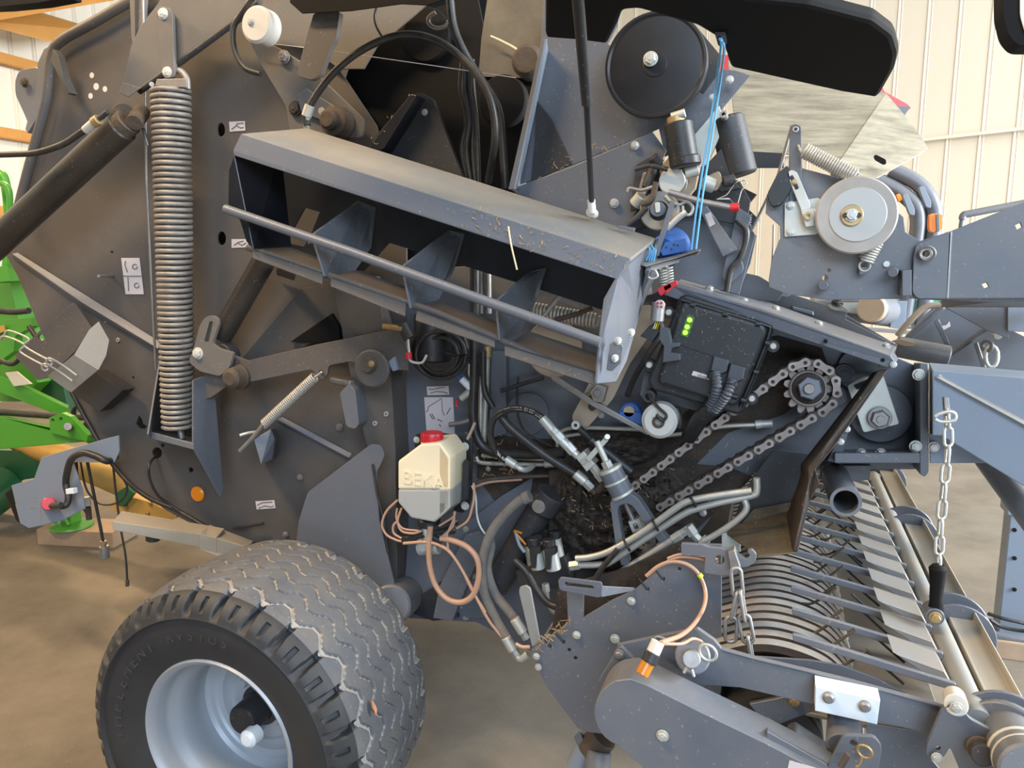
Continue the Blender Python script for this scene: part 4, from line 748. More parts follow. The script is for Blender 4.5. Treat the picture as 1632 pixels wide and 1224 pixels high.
bk = pl('box_backplate', rnd([(1027, 590), (1120, 640), (1180, 662), (1150, 660), (1110, 655), (1019, 632)], 6), 2.14, .01, PAINT, R)
# loose connectors by the box
lc = cy('grey_connector', (1050, 482, 1.98), (1047, 512, 1.98), 10.5, WHITEW if 0 else STEEL, R); dc('connector_face', 1051, 486, 1.965, 8, .01, STICK, lc)
for x, y in ((1048, 483), (1054, 483), (1048, 489), (1054, 489)): dc('socket', x, y, 1.962, 1.8, .004, REDP, lc)
pl('black_connector', [(1034, 520), (1046, 512), (1056, 522), (1040, 544), (1020, 536)], 2.0, .03, BLACK, R)
bc = pl('black_connector', [(1052, 520), (1066, 524), (1070, 546), (1082, 546), (1082, 552), (1070, 555), (1068, 562), (1083, 564), (1084, 574), (1056, 578), (1058, 552), (1050, 540)], 1.99, .03, PLUG, R)
tb('connector_loom', [(1050, 510, 2.0), (1056, 530, 2.0), (1044, 548, 2.0), (1030, 570, 2.03), (1012, 600, 2.1), (1000, 630, 2.15)], 5, RUBBER, R)
for dx, mm in ((0, NEON), (3, AMBER), (-3, WHITEW)): tb('connector_wire', [(1048+dx, 508, 1.99), (1047+dx, 516, 1.985), (1044+dx, 524, 1.99)], 1, mm, R)
# ---------------------------------------------------------------- frame rail above the chain
fr = hexa('frame_rail', [(1058, 470, 2.08), (1068, 452, 2.08), (1216, 494, 2.04), (1420, 568, 2.0), (1428, 578, 2.0), (1420, 588, 2.0), (1240, 527, 2.04), (1120, 490, 2.08)], [(1058, 466, 2.299), (1072, 448, 2.299), (1222, 490, 2.299), (1424, 560, 2.299), (1432, 572, 2.299), (1422, 582, 2.299), (1242, 520, 2.299), (1120, 484, 2.299)], PAINT, R)
hexa('rail_top', [(1068, 452, 2.08), (1216, 494, 2.04), (1420, 567, 2.0), (1420, 571, 2.0), (1214, 498, 2.04), (1066, 456, 2.08)], [(1087, 443, 2.34), (1226, 482, 2.34), (1428, 552, 2.34), (1428, 556, 2.34), (1226, 486, 2.34), (1087, 447, 2.34)], PAINTL, fr)
for x, y in ((1131, 458), (1186, 478), (1236, 490), (1304, 514), (1411, 549)): bolt(fr, x, y+3, 2.2, 7, BOLTM, Vector((.15, -.35, .9)))
for x, y in ((1316, 544), (1407, 574)): dc('rail_hole', x, y, 1.99+.012, 3.2, .01, MATT, fr)
bolt(fr, 1424, 581, 1.99, 5); 
r2 = pl('upper_rail', [(1218, 464), (1238, 461), (1350, 497), (1348, 509), (1420, 546), (1418, 556), (1300, 516), (1218, 486)], 2.37, .02, PAINTL, R)
hexa('rail_slot', [(1262, 488, 2.35), (1296, 496, 2.35), (1297, 503, 2.35), (1264, 494, 2.35)], [(1262, 488, 2.38), (1296, 496, 2.38), (1297, 503, 2.38), (1264, 494, 2.38)], BLUEP, r2)
pl('rail_web', [(1070, 440), (1140, 470), (1215, 480), (1222, 462), (1345, 500), (1430, 550), (1425, 566), (1220, 494), (1075, 452)], 2.40, .01, PAINT, R)
for x, y in ((1238, 462), (1332, 486)):
    g = pl('clamp_washer', rnd([(x-14, y+2), (x+4, y-3), (x+22, y+8), (x+16, y+12), (x-6, y+8)], 3), 2.36, .05, STEEL, R); bolt(g, x+2, y-2, 2.37, 9, DARK, Vector((.1, -.5, .85)))
pl('warning_tab', rnd([(1236, 452), (1256, 457), (1257, 462), (1244, 460)], 3), 2.34, .006, NEON, R)
# ---------------------------------------------------------------- chain drive
spk = dc('drive_sprocket', 1288, 620, 2.12, 29, .06, CHAINM, R)
pts = []
for i in range(13):
    for rr, o in ((36, -.32), (40, -.14), (40, .14), (36, .32), (29, .5)): a = 2*math.pi*(i+o)/13; pts.append((1288+rr*math.cos(a), 620+rr*1.02*math.sin(a)))
pl('sprocket_teeth', pts, 2.14, .012, CHAINM, spk)
dc('grease_collar', 1289, 620, 2.10, 25, .03, GRIME, spk); hx = cy('hub_nut', (1290, 620, 2.10), (1291, 619, 2.06), 19, PAINT, spk, 6); dc('hub_bolt', 1290, 620, 2.045, 8, .03, STEEL, spk)
def chain():
    cyy = 2.11; c = P(1288, 620, cyy); k = mpp(1288, 620, cyy); Rr = 43*k
    A = P(1000, 783, cyy); Bq = P(1040, 815, cyy)
    path = []
    # upper strand, wrap over the sprocket, lower strand
    u0 = P(1262, 585, cyy); l0 = P(1325, 650, cyy)
    def ang(p): v = p-c; return math.atan2(v.z, v.x)
    a0, a1 = math.radians(128), math.radians(-48)
    pa, pb = c+Vector((math.cos(a0), 0, math.sin(a0)))*Rr, c+Vector((math.cos(a1), 0, math.sin(a1)))*Rr
    path += [A.lerp(pa, i/30) for i in range(30)]
    path += [c+Vector((math.cos(a0+(a1-a0)*i/30), 0, math.sin(a0+(a1-a0)*i/30)))*Rr for i in range(31)]
    path += [pb.lerp(Bq, i/30) for i in range(1, 31)]
    L = [0.0]
    for p, q in zip(path, path[1:]): L.append(L[-1]+(q-p).length)
    pit = 19.4*k; n = int(L[-1]/pit); pos = []
    for i in range(n+1):
        s = i*pit; j = max(t for t in range(len(L)) if L[t] <= s); j = min(j, len(path)-2); pos.append(path[j].lerp(path[j+1], (s-L[j])/(L[j+1]-L[j])))
    def link_mesh(outer):
        V, F = [], []
        h = pit/2; r = 7.6*k if outer else 7.0*k; th = .0032
        ol = []
        for s in (1, -1):
            for i in range(9):
                a = -math.pi/2*.8+math.pi*.8*i/8; ol.append((s*(h+r*math.cos(a)), s*r*math.sin(a)))
            ol.append((0, s*r*.68))
        layers = [(-.0065, -.0030), (.026, .0292)] if outer else [(0, .0032), (.0195, .0227)]
        layers = layers+[(a+.028, b+.028) for a, b in layers]
        for y0, y1 in layers:
            b = len(V); m_ = len(ol); V += [(x, y0, z) for x, z in ol]+[(x, y1, z) for x, z in ol]
            F += [tuple(range(b, b+m_)), tuple(range(b+2*m_-1, b+m_-1, -1))]+[(b+i, b+(i+1) % m_, b+m_+(i+1) % m_, b+m_+i) for i in range(m_)]
        for x in (-h, h):
            b = len(V); rr = 3.0*k if outer else 5.5*k; y0, y1 = (-.0095, .058) if outer else (.0034, .05)
            V += [(x+rr*math.cos(t*math.pi/5), y, rr*math.sin(t*math.pi/5)) for y in (y0, y1) for t in range(10)]
            F += [tuple(range(b, b+10)), tuple(range(b+19, b+9, -1))]+[(b+i, b+(i+1) % 10, b+10+(i+1) % 10, b+10+i) for i in range(10)]
        me = bpy.data.meshes.new('chain_link'); me.from_pydata(V, [], F); me.materials.append(CHAINM if outer else CHAIND); me.materials.append(GRIME)
        me.polygons.foreach_set('material_index', [1 if min(V[v][1] for v in f) > .02 or (len(f) in (4, 10) and min(V[v][1] for v in f) < -.009) else 0 for f in F])
        bm = bmesh.new(); bm.from_mesh(me); bmesh.ops.recalc_face_normals(bm, faces=bm.faces); bm.to_mesh(me); bm.free(); return me
    mo, mi = link_mesh(True), link_mesh(False)
    root = bpy.data.objects.new('drive_chain', None); root.matrix_basis = Matrix.Translation(c); link(root, R); root['label'] = 'greasy double-row roller chain'
    for i in range(n):
        p, q = pos[i], pos[i+1]; d = (q-p).normalized(); o = bpy.data.objects.new('chain_link', mo if i % 2 == 0 else mi)
        o.matrix_basis = Matrix.Translation((p+q)/2) @ Matrix.Rotation(-math.atan2(d.z, d.x), 4, 'Y'); link(o, root)
chain()
pl('sprocket_plate', circ(1368, 590, 34, 24), 2.27, .012, PAINT, R)
for x, y, r in ((1345, 595, 9), (1335, 632, 9)): dc('boss_washer', x, y, 2.255, 15, .015, PAINT, R); dc('boss_step', x, y, 2.25, 11, .01, PAINT, R); bolt(R, x, y, 2.25, 7, PAINT)
zp = pl('zinc_cover', rnd([(1350, 615), (1372, 601), (1408, 598), (1434, 676), (1376, 690)], 5), 2.20, .008, ZINC, R, [rnd([(1360, 614), (1384, 604), (1388, 608), (1366, 622)], 3)]); bolt(zp, 1402, 666, 2.19, 17, STEEL); dc('cover_ring', 1404, 660, 2.262, 46, .006, PAINT, R)
# sloping chain guard (seen edge on) and its scoop
gd = hexa('chain_guard', [(1400, 590, 2.02), (1416, 588, 2.02), (1330, 712, 1.94), (1300, 748, 1.92), (1306, 770, 1.9), (1290, 800, 1.9), (1272, 880, 1.88), (1264, 878, 1.88), (1278, 800, 1.9), (1288, 770, 1.9), (1288, 745, 1.92), (1316, 708, 1.94)],
          [(1390, 594, 2.16), (1404, 592, 2.16), (1316, 706, 2.12), (1286, 730, 2.12), (1288, 762, 2.1), (1272, 800, 2.1), (1250, 850, 2.1), (1244, 850, 2.1), (1262, 796, 2.1), (1276, 758, 2.1), (1276, 740, 2.12), (1306, 702, 2.12)], GRIME, R)
pl('guard_wall', [(1230, 720), (1290, 725), (1284, 760), (1276, 810), (1164, 845), (1180, 800), (1200, 760)], 2.2, .008, DARK, gd)
pl('guard_wall', [(1284, 770), (1290, 800), (1270, 870), (1160, 860), (1200, 812), (1262, 800)], 2.19, .004, SCOOP, gd)
pq('guard_floor', [(1270, 880, 1.88), (1262, 812, 2.14), (1172, 836, 2.14), (1158, 850, 2.0), (1208, 886, 1.9)], .004, SCOOP, gd)
for x, y in ((1350, 684), (1340, 704)): bolt(gd, x, y, 1.97, 5, BOLTM)
# front end of the frame
fe = hexa('front_flange', [(1466, 578, 2.1), (1480, 580, 2.1), (1480, 752, 2.1), (1474, 760, 2.1), (1466, 756, 2.1)], [(1456, 578, 2.3), (1468, 578, 2.3), (1468, 744, 2.3), (1464, 748, 2.3), (1456, 744, 2.3)], PAINT, R)
for x, y in ((1464, 597), (1459, 711)): bolt(fe, x, y, 2.1, 9, BOLTM)
hexa('frame_sill', [(1330, 722, 2.05), (1466, 722, 2.05), (1466, 738, 2.05), (1330, 738, 2.05)], [(1330, 716, 2.3), (1462, 716, 2.3), (1462, 732, 2.3), (1330, 732, 2.3)], PAINT, R)
for x, y in ((1373, 722), (1404, 722)): bolt(R, x, y, 2.1, 8, BOLTM, Vector((0, -.3, .95)))
hexa('corner_gusset', [(1340, 690, 2.15), (1352, 690, 2.15), (1340, 740, 2.15), (1318, 735, 2.15)], [(1340, 690, 2.29), (1352, 690, 2.29), (1340, 740, 2.29), (1318, 735, 2.29)], PAINT, R)
# tongue
tg2 = hexa('drawbar', [(1486, 590, 2.03), (1640, 603, 2.03), (1700, 610, 2.03), (1700, 800, 2.03), (1632, 775, 2.03), (1500, 694, 2.03), (1486, 694, 2.03)], [(1480, 578, 2.4), (1620, 590, 2.4), (1680, 594, 2.4), (1680, 780, 2.4), (1632, 762, 2.4), (1500, 690, 2.4), (1480, 690, 2.4)], BLUEP, R)
hexa('drawbar_flange', [(1490, 601, 2.015), (1498, 600, 2.02), (1690, 702, 2.02), (1690, 709, 2.015)], [(1490, 601, 2.032), (1498, 598, 2.032), (1690, 698, 2.032), (1690, 709, 2.032)], PICKW, tg2)
hexa('drawbar_lower', [(1480, 690, 2.12), (1520, 690, 2.12), (1600, 740, 2.12), (1576, 738, 2.12), (1482, 738, 2.12)], [(1480, 690, 2.4), (1520, 690, 2.4), (1600, 736, 2.4), (1576, 734, 2.4), (1482, 734, 2.4)], BLUEP, tg2)
for x, y in ((1497, 599),): bolt(tg2, x, y, 2.04, 8, ZINC)
bolt(tg2, 1488, 712, 2.1, 8, BOLTM)
cy('tongue_tube', (1574, 728, 2.6), (1665, 850, 2.4), 22, PAINTL, tg2)
# ---------------------------------------------------------------- net wrap front side plate with brake disc
np_ = pl('front_plate', [(1262, 199), (1276, 201), (1279, 268), (1336, 283), (1400, 284), (1422, 330), (1440, 346), (1443, 370), (1467, 384), (1514, 369), (1632, 322), (1690, 300), (1690, 475), (1455, 476), (1320, 478), (1254, 469), (1226, 458), (1225, 446), (1230, 413), (1243, 380), (1243, 360), (1220, 340), (1222, 310), (1256, 286), (1260, 200)], 2.06, .008, PAINTL, R,
          [circ(1476, 404, 8, 14), [(1565, 453), (1572, 450), (1576, 457), (1569, 460)], [(1618, 359), (1626, 355), (1629, 362), (1621, 366)], circ(1315, 443, 4.5, 10), circ(1321, 431, 2.8, 8)])
br = pl('bearing_plate', rnd([(1250, 323), (1304, 315), (1320, 330), (1320, 362), (1300, 374), (1250, 378)], 3), 2.05, .008, ZINC, np_)
for x, y in ((1260, 327), (1260, 369)): bolt(br, x, y, 2.045, 6, ZINC)
pl('bearing_block', [(1276, 334), (1298, 332), (1306, 348), (1300, 360), (1284, 362)], 2.02, .04, ZINC, br); dc('bearing_bush', 1288, 344, 2.01, 6.5, .02, BRASS, br, .5)
sa = pl('slotted_arm', rnd([(1253, 276), (1262, 270), (1270, 274), (1292, 326), (1290, 334), (1278, 338)], 4), 2.03, .008, ZINC, np_, [rnd([(1258, 282), (1263, 279), (1273, 300), (1268, 303)], 2)]); bolt(sa, 1266, 290, 2.025, 4, BRASS)
lp_ = pl('lever_upright', rnd([(1258, 215), (1260, 200), (1268, 197), (1277, 201), (1278, 330), (1258, 330)], 5), 2.055, .006, PAINT, np_); dc('lever_bush', 1268, 206, 2.05, 4.5, .008, ZINC, lp_, .6)
bd = dc('brake_disc', 1365, 343, 1.99, 61, .025, DISCM, R, bev=.04, seg=64)
lathe('disc_face', [(0, -.004), (.072, -.004), (.076, 0), (0, 0)], P(1368, 340, 1.99), YA, DISCM if 0 else STICK, bd, 64) if 0 else None
dc('disc_step', 1367, 342, 1.987, 43, .006, DISCI, bd, seg=56); dc('disc_flange', 1358, 343, 1.98, 17, .012, BRASS, bd); bolt(bd, 1357, 343, 1.978, 10, ZINC)
for x in (1347, 1369): dc('flange_stud', x, 343, 1.974, 4, .01, RUST, bd)
s1 = coil('tension_spring', (1282, 240, 2.02), (1364, 282, 2.02), 11, 1.8, 21, SPRINGL, R, 6, 14); tb('spring_hook', [(1290, 244, 2.02), (1280, 246, 2.02), (1275, 238, 2.02), (1272, 232, 2.05)], 2, SPRINGL, s1)
s2 = coil('tension_spring', (1396, 384, 2.03), (1380, 416, 2.03), 11, 2, 8, SPRINGL, R, 6, 14); ringo('spring_hook', 1378, 424, 2.03, 8, 1.8, SPRINGL, s2); pl('spring_tab', [(1371, 425), (1382, 426), (1380, 437), (1369, 438)], 2.03, .02, PAINT, s2)
for x, y in ((1312, 455), (1423, 434)): cy('plate_pin', (x, y, 2.0), (x+2, y-1, 2.06), 7.5, PAINT, np_)
dc('plate_screw', 1413, 421, 2.055, 5, .006, ZINC, np_)
hp = pl('hinge_plate', rnd([(1456, 410), (1460, 390), (1512, 369), (1516, 371), (1510, 476), (1462, 476), (1454, 466)], 6), 2.04, .012, PAINTL, np_, [circ(1477, 404, 8, 14)])
hexa('bright_edge', [(1512, 369, 2.04), (1517, 368, 2.04), (1511, 476, 2.04), (1507, 476, 2.04)], [(1514, 369, 2.06), (1519, 368, 2.06), (1513, 476, 2.06), (1509, 476, 2.06)], PAINTL, np_)
pn = dc('hinge_pin', 1476, 404, 2.02, 9, .06, STEEL, np_, .6); ringo('pin_ring', 1478, 404, 2.015, 11, 2, STEEL, pn, Vector((.3, .9, .2)))
pl('stop_block', [(1438, 431), (1453, 430), (1453, 471), (1438, 472)], 2.0, .06, PAINTL, np_)
pl('black_bracket', rnd([(1222, 310), (1240, 275), (1256, 262), (1262, 300), (1246, 326), (1230, 330)], 6), 2.03, .05, BLACK, np_)
tb('thin_rod', [(1262, 200, 2.1), (1240, 280, 2.12), (1198, 368, 2.15)], 2.5, STEEL, R, sm=False); tb('thin_rod', [(1233, 358, 2.1), (1232, 395, 2.1), (1229, 440, 2.1)], 1.5, STEEL, R)
hexa('lower_front_plate', [(1455, 476, 2.08), (1632, 474, 2.08), (1690, 474, 2.08), (1690, 480, 2.08), (1580, 482, 2.08)], [(1500, 478, 2.5), (1632, 478, 2.5), (1690, 478, 2.5), (1690, 490, 2.5), (1500, 490, 2.5)], PAINT, np_)
# ---------------------------------------------------------------- galvanised net trough
gt = pq('net_trough', [(1160, 96, 2.9), (1412, 148, 2.9), (1338, 256, 2.35), (1250, 244, 2.35), (1176, 240, 2.35)], .004, GALV, R)
pq('trough_side', [(1412, 148, 2.9), (1442, 183, 2.86), (1470, 220, 2.76), (1479, 236, 2.7), (1474, 241, 2.66), (1396, 285, 2.42), (1364, 282, 2.38), (1338, 256, 2.35)], .004, GALV, gt, holes=[])
pl('trough_slot', rnd([(1392, 249), (1396, 246), (1412, 254), (1413, 261), (1408, 263), (1394, 255)], 3), 2.42, .004, MATT, gt)
hexa('trough_lip', [(1176, 240, 2.3), (1250, 244, 2.3), (1250, 268, 2.3), (1200, 268, 2.3)], [(1176, 240, 2.34), (1250, 244, 2.34), (1250, 266, 2.34), (1200, 266, 2.34)], DARK, gt)
# ---------------------------------------------------------------- side hood (raised), gas strut
HP, HN = P(1396, 157, 1.98), Vector((0, .22, .976))
def onhood(px, py): return PN(px, py, HP, HN)
hood = pln('side_hood', rnd([(868, -330), (1000, -190), (1100, -50), (1195, -2), (1290, 8), (1392, 34), (1424, 58), (1432, 86), (1426, 112), (1404, 150), (1396, 157), (1340, 148), (1164, 109), (1150, 66), (1110, 42), (1017, 16), (993, 18), (984, 42), (968, 72), (920, 66), (869, 62)], 6), HP, HN, .03, MATT, R, bev=.01)
pl('hood_edge', [(-80, -60), (-80, 14), (0, 11), (60, 5), (108, -4), (110, -60)], 1.9, .05, MATT, hood)
pl('hood_shade_plate', [(360, -12), (1130, -24), (1080, -330), (360, -330)], 1.45, .03, MATT, hood, bev=.008)  # unseen plate added to keep gate light off the shield sheets
hexa('hood_beam', [(462, -40, 1.95), (462, 4, 1.95), (482, 22, 1.95), (560, 18, 1.95), (640, 7, 1.95), (680, 9, 1.95), (715, -2, 1.95), (715, -40, 1.95)], [(462, -40, 2.05), (462, 4, 2.05), (482, 22, 2.05), (560, 18, 2.05), (640, 7, 2.05), (680, 9, 2.05), (715, -2, 2.05), (715, -40, 2.05)], MATT, hood)
pl('hood_lug', rnd([(1138, 50), (1156, 50), (1158, 66), (1144, 70)], 3), onhood(1147, 66).y-.04, .02, DARK, hood, [circ(1147, 60, 3, 8)])
st = cy('gas_strut', (918, -40, onhood(918, -40).y-.03), (935, 166, onhood(930, 60).y-.0), 9.5, BLACK, R, r2=9); tb('strut_rod', [(935, 164, onhood(930, 60).y), (943, 322, 1.9)], 4.8, STEEL if 0 else GLOSSB, st, sm=False); cy('strut_end', (942, 318, 1.9), (944, 340, 1.905), 6.5, NYLON, st); cy('strut_ball', (942, 338, 1.92), (946, 341, 1.98), 8, NYLON, st)
# ---------------------------------------------------------------- front side sheets, pulley, knotter gear
f1 = pl('shield_sheet', [(868, -20), (995, -20), (985, 40), (968, 70), (1120, 150), (1150, 110), (1172, 112), (1196, 120), (1120, 210), (1060, 250), (1050, 205), (1012, 222), (915, 262), (812, 300), (862, 66)], 2.18, .008, PAINT, R)
pq('shield_flange', [(872, 62, 2.1), (864, 62, 2.1), (810, 302, 2.1), (822, 302, 2.1)], .006, PAINTL, f1); pq('shield_flange', [(872, 62, 2.1), (822, 302, 2.1), (838, 296, 2.18), (852, 230, 2.18), (874, 80, 2.18)], .006, BLUEP, f1)
f2 = pl('shield_sheet', [(812, 302), (915, 264), (1012, 222), (1040, 210), (1062, 240), (1040, 290), (1000, 360), (990, 372), (900, 345)], 2.14, .008, PAINT, R)
for x, y, r in ((1012, 232, 6.5), (979, 324, 7), (1163, 127, 6), (1135, 155, 5)): bolt(f2, x, y, 2.13, r, BOLTM)
pl('shield_recess', [(856, 160), (880, 190), (912, 262), (846, 290), (852, 230)], 2.172, .006, DARK, f1)
pd = lathe('belt_pulley', [(0, -.002), (.03, -.002), (.034, .001), (.126, .004), (.129, .001), (.132, -.002), (.138, -.002), (.14, .003), (.14, .030), (.12, .034), (0, .034)], P(1044, 103, 2.08), YA, GLOSSB, R, 72)
pd.data.transform(Matrix.Translation(P(1044, 103, 2.08)) @ Matrix.Scale(81.5*mpp(1044, 103, 2.08)/.14, 4) @ Matrix.Translation(-P(1044, 103, 2.08))); bolt(pd, 1037, 94, 2.07, 11, ZINC)
pl('pulley_backplate', [(985, 60), (1100, 30), (1150, 90), (1142, 150), (1080, 190), (1000, 180)], 2.19, .01, DARK, R)
tm = cy('twine_motor', (1080, 196, 2.05), (1091, 262, 2.05), 23, BLACK, R); cy('motor_flange', (1091, 250, 2.05), (1093, 266, 2.05), 24.5, BLACK, tm); cy('motor_fitting', (1078, 198, 2.05), (1076, 186, 2.05), 14, BRASS, tm); cy('fitting_elbow', (1070, 187, 2.04), (1092, 180, 2.04), 7, ZINC, tm)
nr = cy('brake_roller', (1158, 188, 2.2), (1180, 280, 2.2), 27, DARK, R); dc('roller_pin', 1153, 182, 2.1, 6, .04, STEEL, nr, .5)
# knotter housing
kn = dc('knotter_cap', 1071, 289, 2.06, 21, .05, ZINC, R); 
kd = pl('knotter_plate', [(1050, 268), (1066, 250), (1116, 262), (1108, 300), (1090, 322), (1058, 314)], 2.12, .03, BEIGE, R)
kw = dc('cam_wheel', 1050, 336, 2.05, 31, .04, PICKW, R, .5); dc('cam_ring', 1050, 336, 2.06, 20, .03, DARK, kw); dc('cam_hub', 1048, 333, 2.03, 12, .05, PAINT, kw); pl('cam_key', rnd([(1043, 323), (1051, 322), (1052, 338), (1045, 340)], 3), 2.02, .02, ZINC, kw)
pl('knotter_back', [(1010, 255), (1080, 262), (1130, 265), (1180, 290), (1196, 320), (1190, 360), (1100, 345), (1000, 370), (990, 360)], 2.17, .02, DARK, R)
pl('knotter_frame', [(1000, 372), (1042, 300), (1100, 345), (1192, 350), (1204, 375), (1178, 470), (1085, 445), (1040, 470), (1030, 390)], 2.2, .01, PAINT, R)
pl('cover_strip', [(1110, 325), (1122, 322), (1176, 398), (1152, 409)], 2.12, .01, PAINTL, R); pl('cover_sticker', [(1123, 342), (1132, 338), (1140, 357), (1131, 362)], 2.118, .001, STICK, R)
pl('side_blade', rnd([(1176, 330), (1198, 345), (1178, 400), (1186, 430), (1160, 455), (1150, 440), (1160, 400)], 6), 2.15, .01, PAINT, R)
tb('edge_hose', [(1174, 350, 2.12), (1190, 370, 2.12), (1180, 410, 2.12), (1165, 430, 2.12), (1158, 465, 2.12)], 5, RUBBER, R)
pl('frame_plate', [(1095, 435), (1140, 380), (1206, 375), (1196, 420), (1175, 470), (1150, 464)], 2.24, .01, PAINT, R)
kl = tb('control_lever', [(1066, 306, 2.02), (1120, 322, 2.02), (1168, 331, 2.02)], 5, STEEL, R, sm=False); cy('red_cap', (1164, 331, 2.02), (1178, 330, 2.02), 7, RED, kl)
pl('crank_arm', rnd([(1140, 318), (1158, 310), (1172, 290), (1186, 284), (1192, 292), (1182, 304), (1176, 326), (1168, 324), (1162, 316)], 3), 2.08, .01, ZINC, R, [circ(1186, 290, 2.5, 8)])
for q, r, mm in (([(1012, 270), (1036, 264), (1064, 270)], 4, DARK), ([(1000, 306), (1004, 300), (1022, 303), (1040, 298)], 3, STEEL), ([(1022, 326), (1038, 318), (1046, 290)], 5, RUST), ([(1000, 360), (1020, 342), (1030, 330)], 5, DARK), ([(1060, 312), (1068, 320), (1082, 326), (1094, 322), (1104, 330), (1100, 342), (1090, 340), (1088, 328)], 2.4, ZINC), ([(1062, 365), (1080, 348), (1094, 338)], 5, ZINC)): tb('knotter_linkage', [(*a, 2.04) for a in q], r, mm, R)
for a, b, r in (((1040, 250), (1052, 262), 9), ((1024, 312), (1012, 326), 11), ((1090, 276), (1112, 270), 10), ((1120, 290), (1138, 296), 12), ((1152, 290), (1170, 286), 9), ((1030, 300), (1040, 270), 8)): cy('knotter_part', (*a, 2.08), (*b, 2.09), r, ZINC if r > 9 else DARK, R)
pl('brass_pawl', rnd([(1128, 280), (1146, 272), (1152, 288), (1140, 304), (1124, 300)], 4), 2.08, .02, BEIGE, R)
pl('twine_arm', [(1069, 318), (1075, 322), (1050, 408), (1040, 410)], 2.0, .014, PAINTL, R)
pl('galvanised_bracket', [(1107, 214), (1146, 168), (1156, 196), (1128, 262), (1110, 268)], 2.165, .01, ZINC, R)
pl('roller_bracket', [(1126, 262), (1150, 236), (1166, 286), (1180, 300), (1150, 306), (1130, 290)], 2.16, .012, DARK, R)
pl('knotter_cheek', rnd([(1014, 262), (1034, 250), (1052, 256), (1040, 286), (1022, 330), (1004, 338)], 4), 2.11, .02, DARK, R)
pl('knotter_cheek', rnd([(1024, 276), (1040, 270), (1034, 300), (1022, 322), (1014, 318)], 3), 2.10, .01, STEEL, R)
# twine tensioner: blue drum, plates, springs, wing nuts
bl = cy('blue_drum', (1058, 402, 2.02), (1078, 386, 2.08), 26, BLUE, R); pl('blue_housing', [(1052, 400), (1060, 386), (1092, 380), (1096, 400), (1056, 408)], 2.0, .03, BLUE, bl)
for x, y in ((1062, 394), (1070, 397), (1080, 391), (1074, 390)): dc('drum_hole', x, y, 1.998, 1.8, .01, DARK, bl)
tp2 = hexa('tensioner_plate', [(1019, 422, 1.9), (1080, 410, 1.9), (1112, 400, 1.9), (1118, 398, 1.96), (1112, 406, 1.9), (1030, 426, 1.9)], [(1030, 418, 2.05), (1080, 405, 2.05), (1112, 397, 2.05), (1118, 396, 2.05), (1112, 401, 2.05), (1040, 421, 2.05)], STEEL, R)
hexa('tensioner_plate', [(1020, 420, 1.92), (1060, 414, 1.92), (1082, 418, 1.92), (1040, 432, 1.92)], [(1025, 417, 2.04), (1060, 410, 2.04), (1084, 414, 2.04), (1050, 426, 2.04)], ZINC, R)
for x, y in ((1057, 428), (1066, 424)):
    coil('tensioner_spring', (x, y, 1.93), (x+2, y+26, 1.93), 5.5, 1.3, 6, SPRINGL, R, 6, 14); wn = pl('wing_nut', rnd([(x-9, y+32), (x-2, y+28), (x+4, y+27), (x+12, y+22), (x+14, y+30), (x+4, y+36), (x-4, y+44), (x-8, y+38)], 2), 1.92, .015, RED, R)
tb('guide_eyelet', [(1032, 424, 1.92), (1030, 436, 1.92), (1038, 444, 1.92), (1048, 440, 1.92), (1044, 430, 1.92)], 2, ZINC, R)
for k_ in range(4): tb('twine_wrap', [(1030+k_*4, 390+(k_ % 2)*6, 1.95), (1036+k_*3, 400, 1.93), (1030+k_*4, 416, 1.93)], 1.2, TWINE, R)
# far side of the front end
pl('far_side_plate', [(1186, 300), (1206, 310), (1190, 330), (1210, 350), (1180, 400), (1160, 340)], 2.6, .02, DARK, R); coil('far_spring', (1192, 340, 2.5), (1188, 375, 2.5), 6, 1.3, 9, DARK, R, 6, 10)
pl('trunk_plate', rnd([(1165, 430), (1210, 440), (1250, 465), (1240, 480), (1190, 478), (1160, 460)], 4), 2.3, .02, PAINT, R)
# ---------------------------------------------------------------- pickup
sp = pl('pickup_side_plate', [(846, 1036), (905, 993), (903, 945), (908, 940), (930, 940), (930, 984), (975, 957), (1012, 940), (1062, 897), (1086, 884), (1086, 866), (1150, 868), (1150, 1036), (1150, 1100), (1130, 1180), (1040, 1180), (930, 1166), (920, 1160), (868, 1090)], 1.78, .008, PAINT, R,
        [circ(x, y, 3, 8) for x, y in ((1083, 907), (1057, 923), (1032, 939), (898, 1023), (876, 1030), (907, 1036), (917, 1049))])
for x, y, r in ((1006, 958, 6.5), (919, 1012, 6.5), (980, 1018, 7.5), (855, 1046, 5.5), (858, 1063, 5.5)): bolt(sp, x, y, 1.775, r, ZINC)
sbk = pl('slotted_bracket', rnd([(889, 926), (893, 920), (958, 928), (960, 934), (959, 950), (954, 953), (892, 941)], 5), 1.7, .007, PAINT, sp, [rnd([(900, 928), (945, 934), (947, 939), (900, 934)], 2)])
pq('bracket_foot', [(958, 934, 1.70), (959, 952, 1.70), (1014, 941, 1.78), (1012, 937, 1.78)], .006, PAINTL, sp)
pl('strip_guard', rnd([(827, 945), (828, 936), (838, 933), (845, 938), (861, 1024), (848, 1032)], 3), 1.8, .008, STRIP, sp)
for (x, y), (x2, y2) in zip(((898, 1023), (876, 1030), (1057, 923), (1032, 939)), ((886, 1010), (868, 1018), (1046, 909), (1018, 922))): tb('tie_end', [(x, y, 1.775), (x2, y2, 1.775)], 1.5, BLACK, sp)
